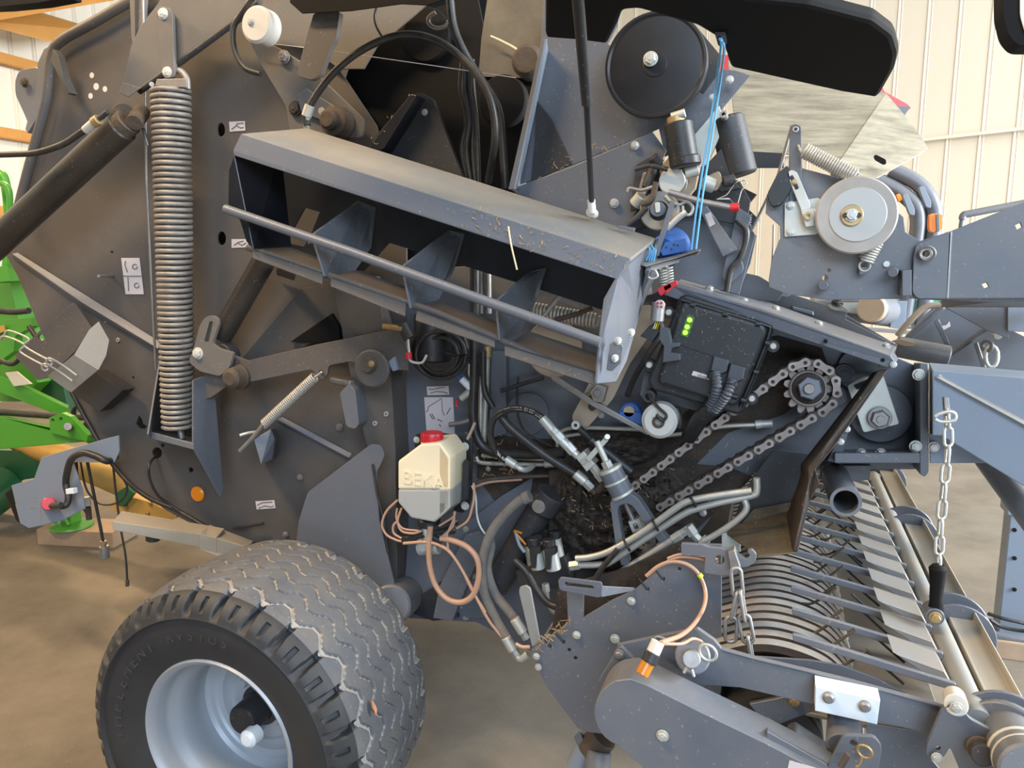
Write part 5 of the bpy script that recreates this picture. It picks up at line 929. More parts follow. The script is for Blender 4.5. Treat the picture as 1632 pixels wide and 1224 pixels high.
hk = pl('chain_hanger', rnd([(1085, 866), (1120, 868), (1130, 872), (1168, 876), (1178, 884), (1190, 892), (1196, 886), (1190, 878), (1198, 875), (1206, 884), (1204, 896), (1192, 904), (1178, 906), (1172, 916), (1150, 918), (1122, 914), (1124, 886), (1086, 886)], 4), 1.72, .012, PAINTL, sp, [circ(1147, 893, 8, 14)])
pl('latch_bar', [(1160, 880), (1170, 876), (1180, 905), (1172, 912), (1164, 906)], 1.70, .03, STEEL, hk)
LNS = [([(1064, 890), (1082, 884), (1104, 884), (1125, 888), (1144, 892)], 2.4), ([(1064, 894), (1082, 888), (1106, 889), (1126, 893), (1144, 896)], 2.4), ([(1030, 918), (1050, 902), (1072, 895), (1096, 900), (1114, 916), (1124, 942), (1122, 966, 1.7), (1108, 992, 1.6), (1086, 1012, 1.45), (1054, 1024, 1.36)], 3.4), ([(1054, 1026, 1.37), (1086, 1026, 1.4), (1104, 1018, 1.44), (1118, 1022, 1.45)], 2.6), ([(822, 1026), (832, 1031), (844, 1031)], 3)]
for q, r in LNS: tb('lubricant_line', [a if len(a) > 2 else (*a, 1.75) for a in q], r, TAN, sp)
cy('line_band', (1114, 915, 1.75), (1118, 920, 1.75), 4.2, NEON, sp)
pl('dark_backing', [(890, 935), (1000, 905), (1090, 860), (1150, 880), (1150, 1030), (900, 1040), (870, 1060)], 1.96, .01, GRIME, R)  # dark grimy plate added to darken the side plate's cutout
hexa('hidden_light_block', [(872, 1010, 1.97), (1000, 960, 1.97), (1140, 940, 1.97), (1140, 1170, 1.97), (940, 1165, 1.97)], [p3((x, y, 1.97))+YA*1.5 for x, y in ((872, 1010), (1000, 960), (1140, 940), (1140, 1170), (940, 1165))], DARK, R)  # hidden box added to block side light under the machine
# lower frame bar, white wear block, outer guard
pb = pl('pickup_frame_bar', [(984, 1028), (1060, 1012), (1112, 1002), (1138, 1020), (1150, 1034), (1200, 1048), (1350, 1084), (1505, 1126), (1490, 1172), (1400, 1150), (1300, 1124), (1180, 1096), (1090, 1090), (1040, 1088), (965, 1085)], 1.56, .012, PAINTL, R)
hexa('bar_edge', [(1150, 1034, 1.555), (1200, 1048, 1.555), (1350, 1084, 1.555), (1505, 1126, 1.555), (1505, 1130, 1.555), (1350, 1088, 1.555), (1200, 1052, 1.555), (1150, 1038, 1.555)], [(1152, 1033, 1.6), (1202, 1047, 1.6), (1351, 1083, 1.6), (1505, 1125, 1.6), (1505, 1129, 1.6), (1350, 1087, 1.6), (1200, 1051, 1.6), (1150, 1037, 1.6)], PAINTL, pb)
cpn = pl('corner_bracket', rnd([(952, 1088), (984, 1034), (990, 1030), (1012, 1052), (1014, 1064), (1000, 1082), (960, 1092)], 4), 1.54, .012, PAINTL, pb); bolt(cpn, 987, 1043, 1.535, 8, STEEL)
wb = pl('wear_block', [(1300, 1094), (1403, 1116), (1398, 1155), (1299, 1133)], 1.51, .045, WPLAST, R)
for x, y in ((1321, 1115), (1379, 1129)): dc('dome_bolt', x, y, 1.498, 9, .014, STEEL, wb, bev=.35)
pv = cy('pivot_boss', (1105, 1042, 1.56), (1104, 1046, 1.47), 27, PAINTL, R); cy('pivot_pin', (1103, 1048, 1.47), (1102, 1051, 1.42), 14, STEEL, pv); ringo('linch_ring', 1128, 1040, 1.46, 14, 2.4, ZINC, pv, Vector((.2, .95, .1)))
for a, b in (((1096, 1062), (1090, 1072)), ((1102, 1066), (1106, 1078))): tb('pin_leg', [(*a, 1.43), (*b, 1.43)], 2.4, ZINC, pv)
tb('wire_loop', [(1044, 1018, 1.54), (1050, 1015, 1.54), (1074, 1024, 1.54), (1072, 1028, 1.54), (1048, 1022, 1.54), (1044, 1018, 1.54)], 2, STEEL, R)
gb = cy('grease_bottle', (1046, 1030, 1.36), (1022, 1076, 1.33), 11, AMBER, R); cy('bottle_cap', (1049, 1022, 1.36), (1040, 1042, 1.35), 11, NYLON, gb); cy('bottle_band', (1041, 1040, 1.35), (1034, 1056, 1.342), 13, BLACK, gb)
def chain_guard():
    c1 = (1000, 1138); out = []
    for i in range(13):
        a = math.radians(112+i*11.5); out.append((1002+54*math.cos(a)*1.02, 1136-55*math.sin(a)))
    poly = out+[(1026, 1224), (1040, 1300), (1420, 1300), (1296, 1224), (1222, 1185), (1120, 1136), (1032, 1092), (1005, 1082)]
    top = [(P(x, y, 1.41)) for x, y in poly]
    F = [p+Vector((0, .09, 0)) for p in top]
    o = hexa('pickup_drive_guard', top, F, PAINTL, R); return o
cg = chain_guard(); bolt(cg, 1056, 1172, 1.408, 9.5, ZINC)
pl('guard_sticker', [(1258, 1212), (1300, 1224), (1340, 1260), (1250, 1250)], 1.408, .001, STICK, cg)
hexa('guard_rear', [(1220, 1186, 1.43), (1222, 1165, 1.43), (1318, 1218, 1.43), (1330, 1260, 1.43), (1300, 1230, 1.43)], [(1220, 1170, 1.56), (1222, 1141, 1.56), (1322, 1204, 1.56), (1334, 1250, 1.56), (1300, 1216, 1.56)], PAINTL, cg)
hexa('inner_bar', [(1194, 1122, 1.66), (1262, 1108, 1.66), (1296, 1120, 1.66), (1290, 1136, 1.66), (1226, 1160, 1.66)], [(1194, 1118, 1.72), (1262, 1104, 1.72), (1296, 1116, 1.72), (1290, 1132, 1.72), (1226, 1156, 1.72)], PAINT, R); bolt(R, 1266, 1118, 1.655, 8, BRASS)
gw_ = cy('wheel_arm_tube', (1346, 1138, 1.6), (1344, 1192, 1.5), 26, PAINTL, R)
wa = pl('wheel_arm_plate', rnd([(1344, 1172), (1394, 1174), (1406, 1190), (1400, 1230), (1330, 1300), (1318, 1224)], 8), 1.44, .01, PAINT, R, [circ(1360, 1185, 6, 12)])
ringo('ring_clip', 1378, 1198, 1.42, 11, 2.2, BRASS, wa, Vector((.3, .9, .1))); cy('clip_pin', (1352, 1202, 1.41), (1340, 1222, 1.41), 5, RUST, wa); tb('clip_wire', [(1374, 1206, 1.41), (1370, 1218, 1.41), (1364, 1222, 1.41)], 2, BRASS, wa)
pl('side_shield', [(1380, 1152), (1490, 1170), (1480, 1205), (1560, 1300), (1390, 1300)], 1.62, .008, PAINT, R)
cy('gauge_wheel_arm', (1252, 1176, 1.62), (1312, 1216, 1.62), 30, PAINTL, R)
# press roller arm at the near end
pa = pl('press_arm', rnd([(1502, 1130), (1516, 1120), (1534, 1130), (1546, 1146), (1580, 1164), (1596, 1184), (1610, 1212), (1640, 1300), (1560, 1300), (1514, 1190), (1506, 1206), (1486, 1214), (1476, 1204), (1478, 1186)], 7), 1.5, .012, PAINT, R, [circ(1495, 1193, 4, 10)])
nb = cy('nylon_bush', (1520, 1110, 1.57), (1524, 1124, 1.5), 17, NYLON, pa); bolt(pa, 1524, 1127, 1.49, 9, ZINC); bolt(pa, 1493, 1207, 1.49, 8, ZINC)
cy('arm_pin', (1560, 1192, 1.5), (1566, 1205, 1.44), 16, DARK, pa); cy('arm_boss', (1558, 1186, 1.52), (1562, 1194, 1.48), 19, RUST, pa)
# tines of the windguard, each with its plate, on the cross tube
K = 1119.0; Ys = [K/(1e-9+678-57.5*0) for _ in ()]
tube0, tube1 = P(1552, 1136, 1.58), P(1386, 733, 3.50)
d = tube0.x*0
xs, zs = P(1533, 1090, 1.70).x, P(1533, 1090, 1.70).z
wt_ = lathe('windguard_tube', [(0, 0), (.024, 0), (.024, 1.98), (0, 1.98)], Vector((xs, 1.56, zs)), YA, TUBEM, R, 28)
N0 = 15; base = {}
def bar_mesh():
    Y0 = 1.65; top = [P(1263, 1011, Y0), P(1272, 1013, Y0), P(1420, 1058, Y0), P(1524, 1090, Y0)]
    bot = [P(1524, 1103, Y0), P(1420, 1071, Y0), P(1300, 1033, Y0), P(1264, 1022, Y0)]
    return [Vector((p.x-xs, 0, p.z-zs)) for p in top+bot]
bo = bar_mesh(); hb0 = hexa('windguard_tine', [p+Vector((xs, 1.65, zs)) for p in bo], [p+Vector((xs, 1.662, zs)) for p in bo], PAINTL, R)
A1, A2 = P(1424, 1031, 1.65), P(1540, 1100, 1.65)
pt = [P(1418, 1026, 1.70)-Vector((xs, 1.70, zs)), P(1500, 1056, 1.70)-Vector((xs, 1.70, zs))]
pl0 = hexa('windguard_plate', [Vector((xs, 1.663, zs))+pt[0], Vector((xs, 1.663, zs))+pt[1], Vector((xs-.01, 1.663, zs-.012))], [Vector((xs, 1.762, zs-.006))+pt[0], Vector((xs, 1.762, zs-.006))+pt[1], Vector((xs-.01, 1.762, zs-.018))], PLATE, R)
for i in range(1, N0):
    for s in (hb0, pl0):
        o = s.copy(); link(o, R); o.location = (0, .131*i, 0)
# pickup bands over the drum
def band():
    Y0 = 1.72; c = [P(*a, Y0) for a in ((1090, 1046), (1120, 1040), (1150, 1034), (1190, 1025), (1231, 1025), (1276, 1036), (1320, 1056), (1350, 1084), (1370, 1120), (1378, 1170), (1370, 1230))]
    c = crom([Vector((p.x, 0, p.z)) for p in c], 5); n = len(c); V, F = [], []
    for yy, h in ((0, -.022), (.0, -.004), (.015, 0), (.030, -.004), (.030, -.022)):
        for i, p in enumerate(c):
            t = (c[min(i+1, n-1)]-c[max(i-1, 0)]).normalized(); up = Vector((-t.z, 0, t.x)); V.append(p+up*h+Vector((0, yy, 0)))
    for a in range(4):
        for i in range(n-1): F.append((a*n+i, a*n+i+1, (a+1)*n+i+1, (a+1)*n+i))
    for i in range(n-1): F.append((4*n+i, 4*n+i+1, i+1, i))
    F += [(0, n, 2*n, 3*n, 4*n), (n-1, 2*n-1, 3*n-1, 4*n-1, 5*n-1)]
    o = mk('stripper_band', [v+Vector((0, Y0, 0)) for v in V], F, PICK, R, 35); o.data.materials.append(RUSTD)
    for p_ in o.data.polygons:
        if abs(p_.normal.y) > .8: p_.material_index = 1
    return o, c
b0, bc_ = band()
for i in range(1, 36): o = b0.copy(); link(o, R); o.location = (0, .0455*i, 0)
cen = P(1225, 1190, 1.72)
lathe('pickup_drum', [(0, 0), (.12, 0), (.12, 1.7), (0, 1.7)], Vector((cen.x, 1.72, cen.z)), YA, DARK, R, 40)
hexa('pickup_floor', [P(1020, 1075, 1.8), P(1150, 1056, 1.8), P(1150, 1090, 1.8), P(1020, 1110, 1.8)], [P(1020, 1075, 1.8)+YA*1.5, P(1150, 1056, 1.8)+YA*1.5, P(1150, 1090, 1.8)+YA*1.5, P(1020, 1110, 1.8)+YA*1.5], GRIME, R)
# spring tines sticking out between the bands
t0 = None
def tine():
    Y0 = 1.70; q = [P(1318, 1062, Y0), P(1340, 1062, Y0), P(1376, 1040, Y0), P(1384, 1034, Y0)]
    V, F = sweep(crom(q, 4), .0035, 8); return mk('pickup_tine', V, F, RUST, R, 60)
t0 = tine()
for i in range(1, 22): o = t0.copy(); link(o, R); o.location = (random.uniform(-.05, .03), .073*i, random.uniform(-.02, .02))
def tine2():
    Y0 = 1.72; q = [P(1380, 1036, Y0), P(1410, 1064, Y0), P(1440, 1090, Y0)]
    V, F = sweep(crom(q, 4), .003, 8); return mk('pickup_tine', V, F, DARK, R, 60)
t1 = tine2()
for i in range(1, 16): o = t1.copy(); link(o, R); o.location = (random.uniform(-.02, .02), .1*i, 0)
# curved end shield with rusty edge
pl('drum_end_shield', [(1150, 1040), (1200, 1046), (1290, 1052), (1340, 1060), (1400, 1082), (1444, 1106), (1440, 1112), (1250, 1068), (1150, 1046)], 1.66, .006, PAINT, R)
hexa('deck_plate', [Vector((xs-.30, 1.66, zs-.10)), Vector((xs-.02, 1.66, zs-.11)), Vector((xs-.02, 1.66, zs-.12)), Vector((xs-.30, 1.66, zs-.11))], [Vector((xs-.30, 3.45, zs-.10)), Vector((xs-.02, 3.45, zs-.11)), Vector((xs-.02, 3.45, zs-.12)), Vector((xs-.30, 3.45, zs-.11))], PICKW, R)
# crop press roller: channel sections with half-round end discs
def press(y0, y1):
    a = [P(1553, 1137, 1.6), P(1580, 1160, 1.6), P(1583, 1130, 1.6), P(1586, 1132, 1.6), P(1632, 1140, 1.6), P(1634, 1124, 1.6), P(1638, 1124, 1.6), P(1638, 1150, 1.6), P(1590, 1190, 1.6), P(1556, 1160, 1.6)]
    return hexa('press_roller_section', [Vector((p.x, y0, p.z)) for p in a], [Vector((p.x, y1, p.z)) for p in a], PRESS, R)
for y0, y1 in ((1.62, 2.02), (2.1, 2.74), (2.84, 3.45)): press(y0, y1)
pc = P(1597, 1165, 1.6); pr = .088
for yy in (1.615, 2.02, 2.09, 2.74, 2.83, 3.44):
    pts_ = [Vector((pc.x+pr*1.02*math.cos(math.radians(a)), 0, pc.z-.015+pr*math.sin(math.radians(a)))) for a in range(-30, 191, 10)]
    hexa('roller_half_disc', [p+YA*yy for p in pts_], [p+YA*(yy+.008) for p in pts_], PAINT, R)
cy('roller_ring', P(1600, 1178, 1.57), P(1602, 1172, 1.585), 60, PAINT, R); rb_ = cy('roller_barrel', P(1645, 1235, 1.36), P(1606, 1170, 1.58), 44, PAINTL, R)
for q_ in (.25, .42): a_ = P(1645, 1235, 1.36).lerp(P(1606, 1170, 1.58), q_); cy('nylon_band', a_, a_+YA*.012, 46, NYLON, rb_)
# far-side mount of the windguard and lever with handle
fm = pl('windguard_bracket', rnd([(1390, 735), (1400, 740), (1398, 770), (1410, 790), (1386, 775), (1384, 765)], 3), 3.35, .02, DARK, R); bolt(fm, 1397, 760, 3.33, 6, ZINC)
hd = cy('lift_handle', (1494, 905, 1.9), (1491, 985, 1.9), 10, MATT, R)
lathe('handle_grip', [(0, 0), (.013, 0), (.017, .02), (.0125, .05), (.016, .09), (.019, .12), (.012, .128), (0, .128)], P(1491, 985, 1.89), (P(1495, 903, 1.89)-P(1491, 985, 1.89)).normalized(), MATT, hd); dc('handle_eye', 1490, 984, 1.87, 14, .05, PAINT, hd); bolt(hd, 1490.5, 984, 1.865, 9, BRASS)
# hydraulic stub pipe and frame cross piece
cy('stub_tube', (1348, 800, 1.95), (1330, 756, 2.3), 22, PAINTL, R, hole=.78); dc('tube_bore', 1338, 780, 2.1, 14, .01, MATT, R) if 0 else None
pl('stub_plate', [(1308, 742), (1388, 742), (1386, 765), (1330, 770), (1306, 762)], 2.28, .012, PAINT, R)
pl('pickup_web', [(1150, 850), (1180, 850), (1180, 880), (1150, 876)], 2.0, .01, ZINC, R)
cy('lower_pipe', (922, 1224, 1.9), (952, 1168, 1.9), 22, BLUEP, R); hexa('lower_clamp', [(914, 1174, 1.86), (924, 1164, 1.86), (934, 1190, 1.86), (926, 1200, 1.86)], [(914, 1174, 1.95), (924, 1164, 1.95), (934, 1190, 1.95), (926, 1200, 1.95)], PAINTL, R); cy('lower_joint', (940, 1196, 1.88), (962, 1172, 1.88), 24, RUST, R)
cy('lower_pipe_end', (948, 1260, 1.82), (955, 1196, 1.86), 20, PAINTL, R)
# ---------------------------------------------------------------- safety chains: loose lengths hung on the machine
def chain_thing(name, label, q, Y, lw, wire, m, grp=None, lenpx=None):
    path = crom([P(a, b, Y) for a, b in q], 12); L = [0.0]
    for a, b in zip(path, path[1:]): L.append(L[-1]+(b-a).length)
    k = mpp(q[0][0], q[0][1], Y); ll = lenpx*k; W = lw*k; r = wire*k; pit = ll-2.2*r
    n = max(1, int(L[-1]/pit)); t = thing(name, label, 'chain', path[0])
    half = (ll-W)/2; o2 = []
    for s in (1, -1):
        for i in range(9): a = math.pi*i/8; o2.append(Vector((s*(W/2-r)*math.cos(a), 0, s*(half+(W/2-r)*math.sin(a)))))
    V, F = sweep(o2, r, 8, closed=True); me = bpy.data.meshes.new('chain_link'); me.from_pydata([tuple(v) for v in V], [], F); me.materials.append(m); shade(me, 60)
    for i in range(n):
        s = pit*(i+.5); j = max(x for x in range(len(L)) if L[x] <= s); j = min(j, len(path)-2); p = path[j].lerp(path[j+1], (s-L[j])/(L[j+1]-L[j])); d = (path[j+1]-path[j]).normalized()
        o = bpy.data.objects.new('chain_link', me); o.matrix_basis = Matrix.Translation(p) @ Vector((0, 0, -1)).rotation_difference(d).to_matrix().to_4x4() @ Matrix.Rotation(math.radians(25 if i % 2 else 100), 4, 'Z'); link(o, t)
    return t
t = chain_thing('safety_chain', 'long zinc safety chain hanging from the drawbar down to the black handle', [(1508, 652), (1511, 700), (1508, 740), (1502, 800), (1498, 850), (1495, 918)], 1.9, 19, 2.6, ZINC, lenpx=36)
pl('chain_hook', rnd([(1504, 634), (1512, 634), (1514, 650), (1518, 662), (1506, 664)], 2), 1.9, .02, STEEL, t)
tb('chain_hook', [(1490, 664, 1.88), (1496, 660, 1.88), (1512, 656, 1.88), (1522, 660, 1.88), (1520, 670, 1.88), (1500, 672, 1.88), (1490, 668, 1.88)], 3, ZINC, t)
def short_chain():
    t = thing('safety_chain', 'short doubled chain dangling from the pickup side plate over the bands', 'chain', P(1176, 905, 1.66))
    for n, (x0, y0, x1, y1, w_, ro) in enumerate(((1172, 902, 1177, 955, 22, 15), (1177, 940, 1166, 990, 18, 70), (1180, 938, 1188, 992, 18, 80), (1166, 980, 1164, 1026, 24, 5), (1184, 976, 1194, 1028, 24, 5), (1192, 1010, 1200, 1060, 16, 80))):
        a, b = P(x0, y0, 1.655), P(x1, y1, 1.655); k = mpp(x0, y0, 1.655); r = 3.1*k; W = w_*k/2-r; h = (b-a).length/2-r-W
        o2 = [Vector((s_*W*math.cos(math.pi*i/8), 0, s_*(h+W*math.sin(math.pi*i/8)))) for s_ in (1, -1) for i in range(9)]
        V, F = sweep(o2, r, 8, closed=True); o = mk('chain_link', V, F, STEEL, None, 60)
        o.matrix_basis = Matrix.Translation((a+b)/2) @ Vector((0, 0, -1)).rotation_difference((b-a).normalized()).to_matrix().to_4x4() @ Matrix.Rotation(math.radians(ro), 4, 'Z'); o.parent = t; o.matrix_parent_inverse = wm(t).inverted()
short_chain()
# blue twine strands from the raised hood to the tensioner
HY = onhood(1147, 66).y-.045
tw = tb('twine', [(1102, 398, 1.93), (1112, 320, 1.92), (1130, 210, 1.9), (1142, 130, 1.87), (1149, 74, HY+.02), (1147, 62, HY), (1151, 66, HY), (1154, 80, HY+.02), (1148, 130, 1.87), (1136, 210, 1.9), (1120, 310, 1.92), (1109, 397, 1.93)], 1.8, TWINE)
tag(tw, 'doubled blue twine tied from the raised side hood down to the tensioner plate', 'twine')
# straw and chaff
def straw():
    V, F = [], []
    def bit(p, l, w, n=Vector((0, -1, 0))):
        u = n.orthogonal().normalized(); v = n.cross(u); a = random.uniform(0, 6.28); d = u*math.cos(a)+v*math.sin(a); e = n.cross(d)*w; d = d*l; b = len(V); o = n*.0015
        V.extend([p-d-e+o, p+d-e+o*random.uniform(.5, 4), p+d+e+o*2, p-d+e+o]); V.extend([x-n*.001 for x in V[b:b+4]])
        F.extend([(b, b+1, b+2, b+3), (b+7, b+6, b+5, b+4), (b, b+4, b+5, b+1), (b+1, b+5, b+6, b+2), (b+2, b+6, b+7, b+3), (b+3, b+7, b+4, b)])
    def zone(n, x0, x1, y0, y1, Y, l, w, f=None):
        for _ in range(n):
            x, y = random.uniform(x0, x1), random.uniform(y0, y1)
            if f and not f(x, y): continue
            yy = Y(x, y) if callable(Y) else Y
            bit(P(x, y, yy), random.uniform(.3, 1)*l, w)
    zone(120, 720, 1000, 330, 450, 1.708, .006, .0008, lambda x, y: 318+.319*(x-720) < y < 360+.319*(x-720))
    zone(60, 400, 980, 330, 600, 1.683, .005, .0007, lambda x, y: abs(y-(333+.356*(x-359))) < 6)
    zone(50, 530, 950, 440, 610, 1.732, .006, .0008, lambda x, y: 447+.362*(x-527) < y < 458+.362*(x-527))
    zone(60, 780, 1010, 700, 900, 2.27, .008, .0006)
    zone(60, 960, 1230, 660, 860, 2.13, .008, .0006, lambda x, y: abs(y-(783-.62*(x-1000))) < 26 or abs(y-(830-.6*(x-1040))) < 24)
    zone(40, 890, 1020, 770, 860, 2.10, .009, .0007)
    zone(60, 850, 910, 985, 1040, 1.775, .016, .0011, lambda x, y: abs(y-(1036-.72*(x-846))) < 9)
    zone(70, 855, 1010, 190, 290, 2.165, .010, .0009, lambda x, y: abs(y-(300-.39*(x-812))) < 18)
    zone(50, 560, 690, 130, 240, 2.09, .008, .0009, lambda x, y: abs(y-(240-1.2*(x-584))) < 14)
    zone(60, 740, 830, 690, 760, 2.2, .012, .0009)
    zone(40, 1070, 1210, 490, 620, 2.016, .0035, .0005)
    o = mk('straw_chaff', V, F, STRAWM); o['kind'] = 'stuff'; o['label'] = 'loose straw and chaff lying over the machine'; o['category'] = 'straw'
straw()
sw = tb('straw_stalk', [(810, 361, 1.70), (815, 392, 1.695), (824, 430, 1.70)], 1.4, STRAWP); tag(sw, 'single pale straw stalk lying across the front of the twine box', 'straw')
# ---------------------------------------------------------------- support stand of the drawbar
js = PF(1607, 1005, .08); sc = js.y/3.8
jst = thing('support_stand', 'blue grey square support stand holding up the drawbar, on a wooden block', 'stand', js)
f = js; X_ = Vector((1, 0, 0)); Z_ = Vector((0, 0, 1))
zt = P(1607, 690, f.y).z
obox('stand_leg', (f.x, f.y, (f.z+zt)/2), X_*.105, YA*.105, Z_*(zt-f.z), BLUEP, jst)
zz = P(1607, 815, f.y).z; obox('stand_sleeve', (f.x-.005, f.y, (zz+zt)/2), X_*.125, YA*.125, Z_*(zt-zz), BLUEP, jst)
for py in (845, 890, 940): q = P(1617, py, f.y-.058); lathe('stand_hole', [(0, 0), (.009, 0), (.009, .006), (0, .006)], q, YA, MATT, jst, 14)
hexa('cross_beam', [(1592, 650, 2.41), (1640, 650, 2.41), (1640, 715, 2.41), (1592, 715, 2.41)], [(1592, 650, f.y), (1640, 650, f.y), (1640, 715, f.y), (1592, 715, f.y)], BLUEP, jst)
obox('foot_plate', (f.x, f.y, .085), X_*.26, YA*.22, Z_*.012, PAINTL, jst)
tb('foot_loop', [P(1575, 978, f.y-.1), P(1600, 986, f.y-.14), P(1640, 996, f.y-.14), P(1640, 1006, f.y-.12), P(1600, 1000, f.y-.1), P(1578, 988, f.y-.1)], 3, DARK, jst)
q = obox('wood_block', (f.x+.06, f.y, .04), X_*.34, YA*.26, Z_*.08, WOOD); tag(q, 'wooden block lying under the support stand at the right edge', 'block')
q = obox('plank', (f.x+.2, f.y-.75, .03), X_*.5, YA*.22, Z_*.06, WOOD); tag(q, 'flat brown plank on the floor in front of the support stand', 'plank')
# ---------------------------------------------------------------- headstock clutter right of the front plate
hsx = thing('hitch_frame', 'dark braced hitch frame behind the drawbar, with a chain link hanging from it', 'hitch', P(1520, 580, 3.0))
pl('side_panel', [(1498, 480), (1608, 486), (1608, 540), (1570, 525), (1510, 492)], 2.62, .02, PAINT, hsx)
hexa('corner_box', [(1606, 484, 2.6), (1660, 484, 2.6), (1660, 530, 2.6), (1606, 528, 2.6)], [(1606, 484, 3.1), (1660, 484, 3.1), (1660, 530, 3.1), (1606, 528, 3.1)], BLUEP, hsx)
pl('back_plate', [(1440, 540), (1490, 488), (1560, 500), (1640, 540), (1640, 600), (1500, 590), (1470, 570)], 3.2, .02, PAINT, hsx)
for a, b, r in (((1432, 552), (1502, 490), 5), ((1494, 578), (1572, 524), 4.5)): cy('brace', (*a, 2.9), (*b, 2.9), r, PAINTL, hsx)
hexa('brace', [(1488, 512, 2.95), (1496, 508, 2.95), (1520, 562, 2.95), (1514, 566, 2.95)], [(1488, 512, 3.1), (1496, 508, 3.1), (1520, 562, 3.1), (1514, 566, 3.1)], PAINT, hsx)
hexa('brace', [(1552, 548, 2.85), (1558, 544, 2.85), (1572, 586, 2.85), (1566, 590, 2.85)], [(1552, 548, 3.1), (1558, 544, 3.1), (1572, 586, 3.1), (1566, 590, 3.1)], PAINT, hsx)
cy('cross_tube', (1428, 552, 2.75), (1512, 568, 2.75), 17, PAINTL, hsx)
ringo('chain_eye', 1573, 551, 2.8, 8, 3, PAINTL, hsx, Vector((.7, .7, 0))); V, F = sweep([P(1580+10*math.cos(a), 568+17*math.sin(a), 2.8) for a in [k*.449 for k in range(14)]], .007, 8, closed=True); mk('chain_link', V, F, ZINC, hsx, 60)
dc('round_nut', 1591, 535, 2.8, 6, .02, ZINC, hsx); pl('white_mark', [(1499, 520), (1508, 518), (1513, 512), (1515, 520), (1508, 524), (1504, 526)], 3.19, .002, STICK, hsx)
pl('tan_tab', rnd([(1420, 544), (1434, 540), (1460, 546), (1456, 552), (1440, 552)], 3), 2.7, .01, BEIGE, hsx)
tb('conduit', [(1430, 536, 2.8), (1450, 512, 2.8), (1474, 490, 2.8), (1500, 486, 2.8)], 5, BEIGE, hsx)
# ---------------------------------------------------------------- machines standing behind
gm = thing('green_implement', 'green implement with yellow shaft guard parked behind the left end of the baler', 'implement', PF(100, 880, .1))
hexa('beam', [(-40, 660, 3.0), (0, 664, 3.0), (118, 690, 3.0), (165, 697, 3.1), (165, 722, 3.1), (136, 704, 3.0), (0, 716, 3.0), (-40, 716, 3.0)], [(-40, 655, 3.2), (0, 660, 3.2), (118, 686, 3.2), (165, 695, 3.3), (165, 718, 3.3), (136, 700, 3.2), (0, 712, 3.2), (-40, 712, 3.2)], GREEN, gm)
hexa('diagonal_beam', [(-20, 590, 3.3), (8, 602, 3.3), (108, 650, 3.3), (112, 668, 3.3), (94, 662, 3.3), (-20, 618, 3.3)], [(-20, 586, 3.5), (10, 598, 3.5), (110, 646, 3.5), (114, 664, 3.5), (96, 658, 3.5), (-20, 612, 3.5)], GREEN, gm)
pl('hinge_lug', [(78, 666), (98, 658), (112, 664), (140, 694), (138, 704), (80, 690)], 2.98, .03, GREEN, gm, [circ(84, 670, 3, 8), circ(97, 668, 3, 8)]); cy('hinge_bolt', (108, 680, 2.94), (112, 681, 3.0), 6, STEEL, gm)
pl('side_cover', [(-30, 450), (14, 440), (40, 560), (60, 610), (30, 640), (-30, 640)], 3.6, .3, GREEN, gm)
pl('side_cover', [(-30, 425), (12, 424), (16, 448), (-30, 452)], 3.4, .3, GREEN, gm)
pl('chute', [(60, 590), (100, 610), (110, 660), (74, 650), (40, 610)], 3.7, .2, GREEND, gm)
pl('bracket', [(-20, 512), (50, 506), (52, 520), (24, 536), (22, 560), (-20, 590)], 3.3, .05, GREEN, gm)
pl('label_plate', [(8, 594), (26, 592), (50, 612), (22, 616)], 3.28, .01, NYLON, gm); pl('label_plate', [(-10, 522), (6, 518), (8, 528), (-8, 534)], 3.28, .01, YELL, gm)
for q, r in (([(-20, 655), (40, 660), (100, 664), (150, 666)], 5), ([(-20, 494), (20, 497), (46, 495)], 5), ([(46, 520), (60, 540), (80, 555), (60, 575)], 4), ([(118, 668), (118, 652), (130, 645), (148, 652)], 4), ([(138, 700), (136, 680), (146, 664), (150, 640)], 5), ([(-10, 570), (20, 580), (40, 560)], 4)): tb('hose', [(*a, 3.1) for a in q], r, RUBBER, gm)
tb('guard_rail', [(-20, 291, 3.4), (4, 293, 3.4), (14, 302, 3.4), (16, 330, 3.4), (14, 420, 3.4)], 4.5, GREEN, gm); tb('guard_rail', [(-20, 276, 3.5), (-2, 275, 3.5), (8, 290, 3.5), (14, 350, 3.5), (10, 440, 3.5)], 7, GREEN, gm)
hexa('lower_frame', [(-40, 716, 3.5), (70, 720, 3.5), (70, 760, 3.5), (40, 764, 3.5), (-40, 800, 3.5)], [(-40, 712, 3.8), (70, 716, 3.8), (70, 756, 3.8), (40, 760, 3.8), (-40, 796, 3.8)], GREEND, gm)
cy('roller', (-30, 800, 3.3), (12, 770, 3.5), 34, GREEND, gm)
cy('shaft_guard', (30, 700, 3.6), (215, 776, 3.4), 20, YELL, gm, r2=22)
yc = cy('shaft_cone', (205, 770, 3.4), (262, 806, 3.35), 24, YELL, gm, r2=40)
pl('yellow_guard', [(170, 806), (196, 790), (240, 800), (262, 812), (284, 818), (280, 826), (240, 828), (190, 818)], 3.05, .12, YELL, gm)
for x, y in ((202, 808), (240, 802), (236, 818)): bolt(gm, x, y, 3.05, 4, BRASS)
pl('crest_plate', [(184, 786), (200, 776), (214, 786), (206, 796), (196, 808), (188, 806)], 3.02, .02, GREEND, gm)
ft_ = PF(114, 838, .105)
obox('stand_leg', ft_+Vector((0, 0, .16)), X_*.085, YA*.085, Z_*.32, GREEN, gm)
